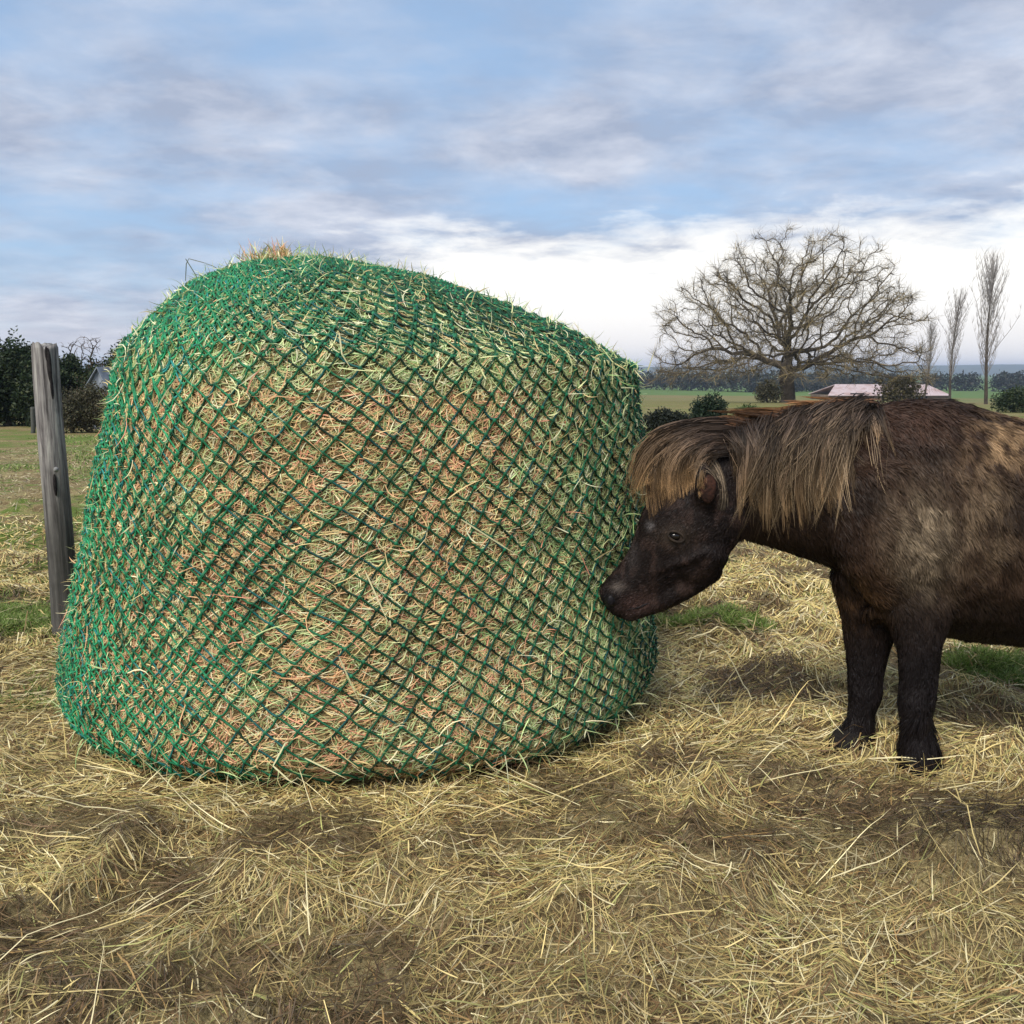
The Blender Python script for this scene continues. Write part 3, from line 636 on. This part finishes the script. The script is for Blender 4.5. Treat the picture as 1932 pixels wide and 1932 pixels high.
loft(bm, [(1318, 1030, 15, .092, HY), (1285, 1045, 13, .087, HY + .008), (1245, 1062, 10, .072, HY + .02), (1215, 1075, 8, .060, HY + .035)])   # cheekbone
loft(bm, [(1250, 1000, 18, .075, HY + .005), (1285, 990, 22, .086, HY + .0), (1310, 1000, 16, .086, HY)])          # brow
loft(bm, [(1162, 1108, 16, .050, HY + .05), (1150, 1128, 17, .046, HY + .055)])          # nostril rim
# ears
for s, o in ((-1, 0), (1, -18)):
    loft(bm, [(1345 + o, 968, 17, .016, HY + s * .070), (1338 + o, 935, 27, .020, HY + s * .090), (1332 + o, 902, 23, .016, HY + s * .104), (1328 + o, 874, 8, .007, HY + s * .110)], 14)
# legs: (u,v,r,w,Y)
LN, LO = 2.275, 2.395
loft(bm, [(1725, 1080, 92, .07, LN + .03), (1732, 1150, 66, .058, LN + .01), (1733, 1215, 44, .046, LN), (1731, 1285, 36, .040, LN), (1729, 1325, 35, .041, LN), (1729, 1365, 28, .030, LN), (1731, 1400, 31, .033, LN), (1733, 1430, 37, .042, LN), (1733, 1462, 42, .048, LN)])
loft(bm, [(1650, 1080, 85, .07, LO - .01), (1645, 1150, 62, .058, LO), (1640, 1210, 44, .046, LO), (1634, 1275, 34, .038, LO), (1632, 1310, 32, .039, LO), (1625, 1350, 26, .030, LO), (1618, 1380, 30, .033, LO), (1608, 1405, 36, .042, LO), (1600, 1432, 41, .048, LO)])
for Yh, du in ((2.36, 0), (2.56, 75)):
    kx = 2150 + du
    loft(bm, [(kx - 10, 1000, 150, .09, Yh + (.03 if du == 0 else -.03)), (kx - 20, 1100, 105, .08, Yh), (kx - 5, 1180, 66, .06, Yh), (kx + 30, 1240, 42, .042, Yh), (kx + 38, 1285, 34, .036, Yh), (kx + 26, 1340, 27, .03, Yh), (kx + 15, 1385, 31, .034, Yh), (kx + 2, 1415, 38, .044, Yh), (kx - 6, 1442, 42, .048, Yh)])
me = bpy.data.meshes.new('body_raw'); bm.to_mesh(me); bm.free()
tmp = bpy.data.objects.new('body_raw', me); C.objects.link(tmp)
md = tmp.modifiers.new('r', 'REMESH'); md.mode = 'VOXEL'; md.voxel_size = .0085
md = tmp.modifiers.new('s', 'SMOOTH'); md.factor = .6; md.iterations = 9
bpy.context.view_layer.update()
me2 = bpy.data.meshes.new_from_object(tmp.evaluated_get(bpy.context.evaluated_depsgraph_get())); bpy.data.objects.remove(tmp)
nv = len(me2.vertices); V = np.zeros(nv * 3, np.float32); me2.vertices.foreach_get('co', V); V = V.reshape(-1, 3)
vnm = np.zeros(nv * 3, np.float32); me2.vertices.foreach_get('normal', vnm); vnm = vnm.reshape(-1, 3)
V[:, 2] = np.maximum(V[:, 2], .012)
fur_l = .012 * (fbm(V[:, 0] * 9, V[:, 1] * 9, V[:, 2] * 6, 3) - .5) + .006 * (fbm(V[:, 0] * 40, V[:, 1] * 40, V[:, 2] * 16, 2) - .5)
pu, pv = proj(V[:, 0], V[:, 1], V[:, 2])
trunkm = ss(1430, 1580, pu)
V = V + vnm * (fur_l * (.15 + .85 * trunkm))[:, None]
me2.vertices.foreach_set('co', V.astype(np.float32).ravel())
for p_ in me2.polygons: p_.use_smooth = True
def coat(X, Y, Z):
    u, v = proj(X, Y, Z); n1 = fbm(X * 11, Y * 11, Z * 11, 3); n2_ = fbm(X * 38, Y * 38, Z * 26, 3)
    c = np.tile(np.array([[.022, .013, .009]]), (len(X), 1))
    def lay(c, m, col): m = np.clip(m, 0, 1)[:, None]; return c * (1 - m) + np.array([col]) * m
    br_ = ss(1560, 1660, u) * ss(1200, 1060, v)
    c = lay(c, br_ * ss(.35, .6, n1), (.045, .025, .016))
    pt_ = np.exp(-(((u - 1745) / 62) ** 2 + ((v - 1010) / 85) ** 2)); c = lay(c, pt_ * (.35 + .75 * ss(.3, .7, n2_)), (.36, .28, .19))
    pt_ = np.exp(-(((u - 1860) / 60) ** 2 + ((v - 960) / 130) ** 2)); c = lay(c, pt_ * (.2 + .7 * ss(.34, .7, n2_)), (.17, .12, .075))
    pt_ = np.exp(-(((u - 1885) / 55) ** 2 + ((v - 830) / 45) ** 2)); c = lay(c, pt_ * 1.2 * ss(.3, .6, n2_), (.34, .22, .12))
    pt_ = ss(1880, 2000, u) * ss(1150, 950, v); c = lay(c, pt_ * ss(.4, .6, n2_) * .8, (.12, .08, .05))
    pt_ = np.exp(-(((u - 1625) / 45) ** 2 + ((v - 1125) / 50) ** 2)); c = lay(c, pt_ * 1.1 * ss(.3, .6, n2_), (.10, .055, .028))
    pt_ = np.exp(-(((u - 1690) / 110) ** 2 + ((v - 800) / 45) ** 2)); c = lay(c, pt_ * .6, (.075, .04, .028))
    hd = ss(1430, 1380, u)
    c = lay(c, hd, (.017, .011, .010)); c = lay(c, hd * ss(.48, .68, n2_) * .7, (.055, .034, .028))
    pt_ = np.exp(-(((u - 1200) / 26) ** 2 + ((v - 1140) / 17) ** 2)); c = lay(c, pt_, (.10, .058, .050))
    pt_ = np.exp(-(((u - 1275) / 34) ** 2 + ((v - 1010) / 22) ** 2)); c = lay(c, pt_ * .8, (.07, .05, .036))
    pt_ = np.exp(-(((u - 1145) / 22) ** 2 + ((v - 1140) / 24) ** 2)); c = lay(c, pt_, (.008, .008, .011)); pt_ = np.exp(-(((u - 1168) / 13) ** 2 + ((v - 1106) / 9) ** 2)); c = lay(c, pt_ * .8, (.16, .13, .11)); pt_ = np.exp(-(((u - 1195) / 12) ** 2 + ((v - 1045) / 30) ** 2)); c = lay(c, pt_ * .5, (.08, .07, .068))
    pt_ = np.exp(-(((u - 1228) / 7) ** 2 + ((v - 990) / 8) ** 2)); c = lay(c, pt_ * .7, (.26, .24, .24))  # small pale highlight on the forehead, put into the coat colour
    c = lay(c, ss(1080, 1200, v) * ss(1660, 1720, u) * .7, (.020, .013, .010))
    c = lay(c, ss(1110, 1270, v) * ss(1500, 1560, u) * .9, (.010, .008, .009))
    return c * (.5 + .42 * n2_)[:, None]
ca = me2.color_attributes.new('col', 'FLOAT_COLOR', 'POINT'); c4 = np.ones((nv, 4), np.float32); c4[:, :3] = coat(V[:, 0], V[:, 1], V[:, 2]) * .8; ca.data.foreach_set('color', c4.ravel())
rp = P(1740, 1450, 2.45)
pony = empty('pony', (rp.x + .3, 2.45, 0), label='shaggy dark brown pony nosing the netted bale, seen from its left side', cat='pony')
M_body = attr_mat('pony_coat', .6, .3)
me2.name = 'body'; body = link('body', me2, M_body, pony)
tri = np.array([list(p_.vertices) for p_ in me2.polygons if len(p_.vertices) == 4])
bvh = BVHTree.FromPolygons([Vector(v) for v in V.tolist()], [list(p_.vertices) for p_ in me2.polygons])
# coat of short fur
a_, b_, c_, d_ = V[tri[:, 0]], V[tri[:, 1]], V[tri[:, 2]], V[tri[:, 3]]; ar = np.linalg.norm(np.cross(c_ - a_, d_ - b_), axis=1)
fc = (a_ + b_ + c_ + d_) / 4; fn = nrm(np.cross(c_ - a_, d_ - b_)); fn *= np.sign((fn * vnm[tri[:, 0]]).sum(1, keepdims=True))
fu, fv = proj(fc[:, 0], fc[:, 1], fc[:, 2])
wgt = ar * np.where(fu > 2000, .35, 1.) * np.where(fn[:, 1] > .3, .4, 1.) * np.where(fu < 1400, 1.5, 1)
wgt = wgt * np.where(np.hypot(fu - 1152, fv - 1133) < 13, .0, 1) * np.where(np.hypot((fu - 1275) / 24., (fv - 1012) / 14.) < 1, 0, 1)
n = 190000; fi = rng.choice(len(tri), n, p=wgt / wgt.sum()); s1, s2 = rng.random((n, 1)), rng.random((n, 1))
p = (a_[fi] * (1 - s1) + b_[fi] * s1) * (1 - s2) + (d_[fi] * (1 - s1) + c_[fi] * s1) * s2; nn = fn[fi]; u, v = fu[fi], fv[fi]
headm = ss(1420, 1360, u)[:, None]; legm = (ss(1110, 1230, v) * (u > 1520))[:, None]
flow = np.array([[.55, 0, -.8]]) * (1 - headm) * (1 - legm) + np.array([[-.65, 0, -.75]]) * headm + np.array([[.05, 0, -1.]]) * legm
cl = rng.random((n, 1)); wob = np.stack([vn(p[:, 0] * 32, p[:, 1] * 32, p[:, 2] * 32), vn(p[:, 0] * 32 + 40, p[:, 1] * 32, p[:, 2] * 32), vn(p[:, 0] * 32, p[:, 1] * 32 + 30, p[:, 2] * 32)], -1) - .5
flow = flow + rng.standard_normal((n, 3)) * .16 + wob * 1.0; flow = nrm(flow - nn * (flow * nn).sum(1, keepdims=True))
ln = np.where(u < 1400, .009, np.where((v > 1350) & (u > 1520), .055, np.interp(v, [1120, 1260], [.028, .017]))) * (.6 + .7 * rng.random(n))
K = 4; Pt = np.zeros((n, K, 3)); d = nrm(flow + nn * .42)
for k in range(K): Pt[:, k] = p; p = p + d * (ln / (K - 1))[:, None]; d = nrm(d - nn * .22 + np.array([0, 0, -.10]))
Pt[..., 2] = np.maximum(Pt[..., 2], .004)
col = coat(Pt[:, 0, 0], Pt[:, 0, 1], Pt[:, 0, 2]) * (.65 + .8 * rng.random((n, 1)))
col = col[:, None, :] * np.linspace(.8, 1.35, K)[None, :, None]
o = ribbons('coat', Pt, np.where(u < 1400, .0016, .0024) * (.6 + .8 * rng.random(n)), nn + rng.standard_normal((n, 3)) * .4, col, M_hair, pony); o['kind'] = 'stuff'
# long hair laid over the near side
def bez(ps, K):
    t = np.linspace(0, 1, K); ps = np.array(ps, float); m = len(ps) - 1; o = 0
    for i, q in enumerate(ps): o = o + math.comb(m, i) * ((1 - t) ** (m - i) * t ** i)[:, None] * q
    return o
def drape(guides, per, spread, K, wd, cols, name, lift, side=-1, Yc=None, jit=1.):
    PT, CO = [], []
    for gi, (pts, dens) in enumerate(guides):
        tip_j = np.array([random.gauss(0, 13), random.uniform(-44, 14)]); lk = random.choice((.35, .6, .9, 1.3, 1.9)); g0 = bez(pts, K); base_l = random.uniform(lift[0], lift[1])
        for s in range(int(per * dens)):
            f = np.linspace(0, 1, K); o1 = np.array([random.gauss(0, spread), random.gauss(0, spread * .6)]); sl = random.gauss(0, 1)
            q = g0 + o1[None] * (1 - .93 * f ** 1.5)[:, None] + tip_j[None] * (f ** 2)[:, None]
            ex = 1 + random.uniform(-.16, .07); q = q[0] + (q - q[0]) * ex + np.stack([np.sin(f * 5 + sl) * 2.2 * jit, f * 0], -1)
            row = []; lastY = None
            for k in range(K):
                dr = Vector(ray(q[k, 0], q[k, 1])).normalized()
                if side < 0: hit = bvh.ray_cast(Vector((0, 0, H)), dr)
                else:
                    far = Vector((0, 0, H)) + dr * 5; hit = bvh.ray_cast(far, -dr)
                Yc_ = Yc if Yc is not None else HY
                yy = hit[0].y if hit[0] is not None else Yc_
                if hit[0] is not None and lastY is not None and abs(yy - lastY) > .05: yy = lastY + math.copysign(.03, yy - lastY)
                if lastY is not None and hit[0] is None: yy = lastY + (Yc_ - lastY) * .35
                if lastY is not None: yy = lastY + max(-.022, min(.022, yy - lastY))
                lastY = yy
                pt = P(q[k, 0], q[k, 1], yy + side * (base_l * (.35 + .65 * math.sin(math.pi * min(1, f[k] * 1.1) ** .8)) + random.uniform(0, .004)))
                row.append(pt)
            PT.append(row); cr = np.stack([np.interp(f, [0, .35, .75, 1], [c_[i] for c_ in cols]) for i in range(3)], -1); CO.append(cr * lk * random.uniform(.6, 1.5))
    Pt = np.array([[tuple(q) for q in r_] for r_ in PT]); n = len(Pt)
    return ribbons(name, Pt, wd * (.6 + .8 * rng.random(n)), np.tile([[0, float(side), .2]], (n, 1)) + rng.standard_normal((n, 3)) * .5, np.array(CO), M_hair, pony)
cr_u = [1645, 1600, 1550, 1500, 1450, 1400, 1350]; cr_v = [752, 758, 766, 773, 783, 791, 800]
MC = [(.016, .012, .010), (.050, .036, .028), (.125, .086, .056), (.25, .165, .088)]
G_ = []
for i in range(100):
    r = random.random() ** 1.15; ru = 1640 - 275 * r + random.gauss(0, 6); rv = np.interp(ru, cr_u[::-1], cr_v[::-1]) + random.uniform(0, 26)
    tu = np.interp(r, [0, .2, .45, .7, 1], [1592, 1545, 1500, 1450, 1408]) + random.gauss(0, 20); tu = max(tu, 1388); tv = np.interp(r, [0, .15, .3, .5, .75, 1], [900, 975, 1003, 1006, 985, 935]) + random.uniform(-75, 6) * random.random()
    G_.append(([(ru, rv), (ru * .75 + tu * .25 - 12, rv + 18), (tu - 8, rv + (tv - rv) * .42), (tu, tv)], 1.))
for i in range(9):     # swept back over the shoulder
    ru = random.uniform(1590, 1650); G_.append(([(ru, 765), (ru + 10, 785), (ru + 20, 805), (ru + random.uniform(5, 35), random.uniform(830, 865))], .7))
for i in range(26):     # upper short layers
    r = random.random(); ru = 1640 - 150 * r; rv = np.interp(ru, cr_u[::-1], cr_v[::-1]); G_.append(([(ru, rv), (ru - 35, rv + 10), (ru - 75, rv + 45), (ru - 100, rv + random.uniform(70, 130))], .8))
drape(G_, 28, 9., 11, .0017, MC, 'mane', (.008, .042), Yc=2.36)
G_ = []
for i in range(150):    # fine loose hairs
    r = random.random(); ru = 1640 - 195 * r; rv = np.interp(ru, cr_u[::-1], cr_v[::-1]) + random.uniform(0, 30); dx = max(random.gauss(-45, 30), 1408 - ru); dy = random.uniform(90, 235) * (.7 if ru > 1610 else 1)
    G_.append(([(ru, rv), (ru + dx * .3 + random.gauss(0, 8), rv + dy * .2), (ru + dx * .8 + random.gauss(0, 12), rv + dy * .6), (ru + dx + random.gauss(0, 16), min(1015, rv + dy))], 1.))
drape(G_, 5, 9., 10, .0013, [(.03, .022, .017), (.09, .065, .045), (.22, .16, .10), (.34, .25, .15)], 'mane_flyaways', (.02, .05), Yc=2.36, jit=2.)
# crest: stands of hair rolling over the top line toward the poll
G_ = []
for i in range(60):
    ru = random.uniform(1375, 1640); rv = np.interp(ru, cr_u[::-1], cr_v[::-1]); G_.append(([(ru + 18, rv + 10), (ru, rv - 3), (ru - 40, rv + 6), (ru - 75, rv + 34)], 1.))
drape(G_, 16, 5., 8, .0024, [(.03, .02, .015), (.09, .045, .025), (.20, .10, .045), (.26, .13, .06)], 'mane_crest', (.0, .02), Yc=2.36)
G_ = []
for i in range(40):
    r = random.random(); ru = 1640 - 280 * r; rv = np.interp(ru, cr_u[::-1], cr_v[::-1]); G_.append(([(ru, rv + 4), (ru - 12, rv + 30), (ru - 20, rv + 80), (ru - 30, rv + random.uniform(120, 190))], 1.))
drape(G_, 12, 7., 8, .0030, MC, 'mane_far_side', (.01, .03), side=1, Yc=2.36)
# forelock
FC = [(.022, .015, .012), (.06, .04, .029), (.135, .09, .054), (.27, .165, .078)]
G_ = []
for i in range(72):
    f = random.random() ** .9; lerp = lambda a, b: (a[0] + (b[0] - a[0]) * f + random.gauss(0, 4), a[1] + (b[1] - a[1]) * f + random.gauss(0, 4))
    G_.append(([lerp((1385, 798), (1385, 850)), lerp((1270, 775), (1345, 845)), lerp((1192, 840), (1325, 865)), (lambda q: (q[0] + random.gauss(0, 6), q[1] + random.uniform(-38, 6)))(lerp((1210, 978), (1318, 915)))], 1.))
for i in range(30):
    f = random.random(); lerp = lambda a, b: (a[0] + (b[0] - a[0]) * f + random.gauss(0, 4), a[1] + (b[1] - a[1]) * f + random.gauss(0, 4))
    G_.append(([lerp((1370, 800), (1375, 830)), lerp((1260, 785), (1300, 820)), lerp((1215, 810), (1250, 850)), lerp((1205, 900), (1240, 930))], 1.))
drape(G_, 30, 6., 10, .0016, FC, 'forelock', (.008, .03), Yc=HY)
G_ = [([(1363 + random.gauss(0, 3), 962), (1370, 915), (1358, 866), (1322 + random.gauss(0, 4), 872)], 1.) for i in range(7)] + [([(1312, 905 + random.gauss(0, 5)), (1312, 880), (1325, 866), (1335, 868)], 1.) for i in range(4)]
drape(G_, 12, 2.5, 8, .0013, [(.05, .04, .03), (.13, .10, .07), (.18, .14, .10), (.16, .12, .08)], 'ear_fringe', (.0, .006), Yc=HY)
# eyes, nostrils, mouth, ears
m, t, b = new_mat('eye_gloss'); b.inputs['Base Color'].default_value = (.008, .006, .005, 1); b.inputs['Roughness'].default_value = .06; M_eye = m
M_lid = noise_mat('eyelid_skin', [(.3, (.014, .010, .008)), (.7, (.05, .037, .027))], 60, bump=.3)
M_nos = noise_mat('nostril_skin', [(.3, (.004, .004, .005)), (.7, (.012, .010, .012))], 60, bump=.2, rough=.5)
M_ear = noise_mat('inner_ear', [(.35, (.010, .006, .005)), (.65, (.085, .036, .024))], 45, bump=.6)
def surf(u, v, side=-1):
    dr = Vector(ray(u, v)).normalized(); hit = bvh.ray_cast(Vector((0, 0, H)), dr)
    if side < 0 or hit[0] is None: return hit[0] if hit[0] is not None else P(u, v, HY - .08)
    q = hit[0]; h2 = bvh.ray_cast(Vector((q.x, 5, q.z)), Vector((0, -1, 0))); return h2[0]
for sd_ in (-1, 1):
    q = surf(1275, 1012, sd_)
    blob('eye', q + Vector((0, -sd_ * .007, 0)), (.018, .0125, .0122), M_eye, pony, 24)
    bmr = bmesh.new(); sg, sg2 = 28, 8
    vs = [[bmr.verts.new((math.cos(a1) * (.0215 + .0034 * math.cos(a2)), sd_ * (.0045 + .004 * math.sin(a2) + (.002 if False else 0)), math.sin(a1) * (.0136 + .0036 * math.cos(a2)) - .006 * math.cos(a1))) for a2 in [k * 6.2832 / sg2 for k in range(sg2)]] for a1 in [j * 6.2832 / sg for j in range(sg)]]
    for j in range(sg):
        for k in range(sg2): f = bmr.faces.new((vs[j][k], vs[(j + 1) % sg][k], vs[(j + 1) % sg][(k + 1) % sg2], vs[j][(k + 1) % sg2])); f.smooth = True
    bmesh.ops.translate(bmr, vec=q, verts=bmr.verts); mm = bpy.data.meshes.new('eyelid'); bmr.to_mesh(mm); bmr.free(); link('eyelid', mm, M_lid, pony)
    q = surf(1152, 1133, sd_); blob('nostril', q + Vector((0, sd_ * .003, 0)), (.011, .006, .016), M_nos, pony)
    ue = 1338 if sd_ < 0 else 1320
    e0 = P(ue - 2, 920, HY + sd_ * .112); blob('inner_ear', e0, (.021, .013, .042), M_ear, pony, 20)
q0 = [surf(u_, v_) for (u_, v_) in ((1166, 1160), (1185, 1150), (1205, 1146), (1222, 1138))]
segs = [(tuple(a1 + Vector((0, -.0005, 0))), tuple(b1 + Vector((0, -.0005, 0))), .0025, .0025) for a1, b1 in zip(q0[:-1], q0[1:])]
tube_mesh('mouth', segs, M_nos, pony, 6)
# hooves
M_hoof = noise_mat('hoof_horn', [(.3, (.008, .007, .007)), (.7, (.022, .019, .017))], 30, bump=.3, stretch=(1, 1, 6))
for (u, v, Yv) in ((1731, 1462, LN), (1600, 1432, LO), (2143, 1442, 2.36), (2218, 1442, 2.56)):
    c = P(u, v, Yv); bmh = bmesh.new(); z0 = float(zg(c.x, c.y)) 
    bmesh.ops.create_cone(bmh, cap_ends=True, segments=28, radius1=.056, radius2=.044, depth=.05)
    for vv in bmh.verts: vv.co.x *= 1.12; vv.co.x -= .012 * (vv.co.z < 0)
    bmesh.ops.bevel(bmh, geom=bmh.edges[:], offset=.004, segments=2, affect='EDGES')
    bmesh.ops.translate(bmh, vec=(c.x + .012, c.y, max(z0 + .004, .0)), verts=bmh.verts); mm = bpy.data.meshes.new('hoof'); bmh.to_mesh(mm); bmh.free(); link('hoof', mm, M_hoof, pony)
# tail (out of frame)
n = 1500; rt = P(2262, 850, yb(2250)); K = 9; Pt = np.zeros((n, K, 3)); p = np.array(rt) + rng.normal(0, .018, (n, 3)); d = nrm(np.array([[.75, 0, -.1]]) + rng.normal(0, .12, (n, 3)))
for k in range(K): Pt[:, k] = p; p = p + d * .085; d = nrm(d + np.array([[-.10, 0, -.55]]) + rng.normal(0, .06, (n, 3)))
Pt[..., 2] = np.maximum(Pt[..., 2], .02)
ribbons('tail', Pt, np.full(n, .003), rng.standard_normal((n, 3)), pick([(.03, .022, .018), (.07, .045, .03)], [2, 1], n), M_hair, pony)

# ------------------------------------------------------------------ loose hay on the ground
def inside_bale(x, y): return (np.abs((x + .48) / .93) ** 2.25 + np.abs((y - BY) / .69) ** 2.25) < 1
def litter(n, xr, yr, ln, wd, lift, tilt, name, label, pal, wts, dens=None, K=5, dark=True):
    x = xr[0] + (xr[1] - xr[0]) * rng.random(n); y = yr[0] + (yr[1] - yr[0]) * rng.random(n) ** 1.35
    ok = ~inside_bale(x, y) & (np.abs(x) < .72 * y + 1.7)
    if dens is not None: ok &= rng.random(n) < dens(x, y)
    x, y = x[ok], y[ok]; n = len(x)
    ang = 6.283 * fbm(x * 2.6, y * 2.6, 8., 2) * 2.2 + rng.normal(0, 1.2, n); L_ = ln * (.3 + 1.1 * rng.random(n) ** 1.5); s = np.linspace(-.5, .5, K)[None] * L_[:, None]; cv = rng.normal(0, (.16 if ln < .1 else .09) / ln, n)[:, None]
    X = x[:, None] + np.cos(ang)[:, None] * s - np.sin(ang)[:, None] * cv * s ** 2; Y = y[:, None] + np.sin(ang)[:, None] * s + np.cos(ang)[:, None] * cv * s ** 2
    h = lift * rng.random(n) ** 1.6; tl = np.abs(rng.normal(0, tilt, n)); Z = zg(X, Y) + .002 + h[:, None] + (s / L_[:, None] + .5) * (tl * L_)[:, None] - (np.abs(cv) * .25 * s ** 2)
    Z = np.maximum(Z, zg(X, Y) + .001)
    c = pick(pal, wts, n)
    if dark:
        hp_ = np.exp(-(((x - 1.15) / .34) ** 2 + ((y - 1.88) / .15) ** 2) ** 1.4)  # dark hay heap by the pony; the pony's shadow is put into this tone
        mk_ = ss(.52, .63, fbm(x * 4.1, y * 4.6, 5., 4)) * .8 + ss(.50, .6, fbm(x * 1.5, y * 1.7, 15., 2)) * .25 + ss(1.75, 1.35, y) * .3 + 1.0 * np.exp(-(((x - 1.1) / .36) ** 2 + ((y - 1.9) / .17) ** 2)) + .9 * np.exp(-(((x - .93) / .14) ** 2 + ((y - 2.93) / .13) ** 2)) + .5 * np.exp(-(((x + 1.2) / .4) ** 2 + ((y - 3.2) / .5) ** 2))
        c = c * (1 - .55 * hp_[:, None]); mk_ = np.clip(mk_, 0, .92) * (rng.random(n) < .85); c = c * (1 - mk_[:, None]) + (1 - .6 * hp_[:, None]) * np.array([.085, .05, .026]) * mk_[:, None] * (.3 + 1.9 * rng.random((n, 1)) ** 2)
    wv = wd * (.5 + rng.random(n)) * np.clip(y / 2.2, .8, 2.2)
    o = ribbons(name, np.stack([X, Y, Z], -1), wv, nrm(np.stack([rng.normal(0, .45, n), rng.normal(-.25, .45, n), np.ones(n)], -1)), c, M_straw)
    tag(o, label, 'hay', kind='stuff')
HP = [(.54, .43, .16), (.68, .55, .24), (.80, .71, .42), (.36, .23, .09), (.40, .40, .14), (.16, .09, .04)]
def holes(x, y): return 1 - .85 * np.clip(np.exp(-(((x - 1.85) / .42) ** 2 + ((y - 3.1) / .24) ** 2) ** 1.5) + np.exp(-(((x - 1.0) / .34) ** 2 + ((y - 3.62) / .13) ** 2) ** 1.5) + np.exp(-(((x + 2.25) / .4) ** 2 + ((y - 3.75) / .16) ** 2) ** 1.5), 0, 1)
patch = lambda x, y: holes(x, y) * np.clip(1.05 - .95 * ss(3.2, 6.5, y) + .2 * (fbm(x, y, 3., 2) - .5), .06, 1)
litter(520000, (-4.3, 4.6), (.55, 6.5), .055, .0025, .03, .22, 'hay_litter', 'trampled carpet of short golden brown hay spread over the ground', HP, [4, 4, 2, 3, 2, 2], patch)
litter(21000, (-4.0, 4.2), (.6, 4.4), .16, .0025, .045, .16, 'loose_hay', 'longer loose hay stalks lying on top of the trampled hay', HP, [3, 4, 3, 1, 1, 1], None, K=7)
litter(420, (-2.6, 2.8), (.95, 3.0), .28, .0026, .05, .3, 'long_straw', 'few long pale straws sticking up in the foreground', HP[1:3], [1, 2], None, K=8, dark=False)
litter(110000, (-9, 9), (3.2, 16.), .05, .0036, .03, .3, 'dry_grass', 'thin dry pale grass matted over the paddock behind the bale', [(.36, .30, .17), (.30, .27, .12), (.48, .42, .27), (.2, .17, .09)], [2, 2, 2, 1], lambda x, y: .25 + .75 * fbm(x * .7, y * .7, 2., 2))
# grass
n = 240000; x = rng.uniform(-11, 12, n); y = 2.75 + 19 * rng.random(n) ** 1.9; e_ = rng.random(n) < .3; x = np.where(e_, rng.choice([1.85, 1.0, -2.25], n) + rng.normal(0, .3, n), x); y = np.where(e_, np.where(x > 1.4, 3.1, np.where(x > 0, 3.62, 3.75)) + rng.normal(0, .16, n), y)
gmk = fbm(x * .75 + 3, y * .75, 11., 3) + .3 * (1 - holes(x, y)) + .12 * np.exp(-(((x + 2.9) / .9) ** 2 + ((y - 4.6) / .5) ** 2))
ok = (gmk > .56) & ~inside_bale(x, y) & (np.abs(x) < .72 * y + .8) & (rng.random(n) < ss(.54, .64, gmk) + .1); x, y = x[ok], y[ok]; n = len(x)
K = 4; p = np.stack([x, y, zg(x, y)], -1); d = nrm(np.stack([rng.normal(0, .55, n), rng.normal(0, .55, n), np.ones(n)], -1)); cu = rng.normal(0, .3, (n, 3)); cu[:, 2] = -.18; L_ = .05 * (.4 + rng.random(n)); Pt = np.zeros((n, K, 3))
for k in range(K): Pt[:, k] = p; p = p + d * (L_ / (K - 1))[:, None]; d = nrm(d + cu)
tag(ribbons('grass', Pt, .0045 * (.6 + rng.random(n)) * np.clip(y / 5, .8, 3), nrm(np.stack([rng.normal(0, 1, n), rng.normal(-1, .5, n), np.full(n, .4)], -1)), pick([(.16, .25, .05), (.22, .31, .08), (.33, .35, .14), (.10, .16, .035)], [3, 3, 2, 2], n), M_grass), 'short green grass in patches across the paddock', 'grass', kind='stuff')
# ------------------------------------------------------------------ air
HAZE = .0003
if HAZE:
    bm = bmesh.new(); bmesh.ops.create_cube(bm, size=1); bmesh.ops.scale(bm, vec=(10600, 10600, 60), verts=bm.verts); bmesh.ops.translate(bm, vec=(0, 0, 16), verts=bm.verts)
    m = bpy.data.materials.new('haze_air'); m.use_nodes = True; t = m.node_tree; t.nodes.remove(t.nodes['Principled BSDF']); pvn = N(t, 'ShaderNodeVolumePrincipled')
    pvn.inputs['Color'].default_value = (.62, .76, 1., 1); pvn.inputs['Density'].default_value = HAZE; L(t, pvn.outputs[0], t.nodes['Material Output'].inputs['Volume'])
    me = bpy.data.meshes.new('haze'); bm.to_mesh(me); bm.free(); tag(link('haze', me, m), 'thin blue air over the valley and far hills', 'haze', kind='stuff')
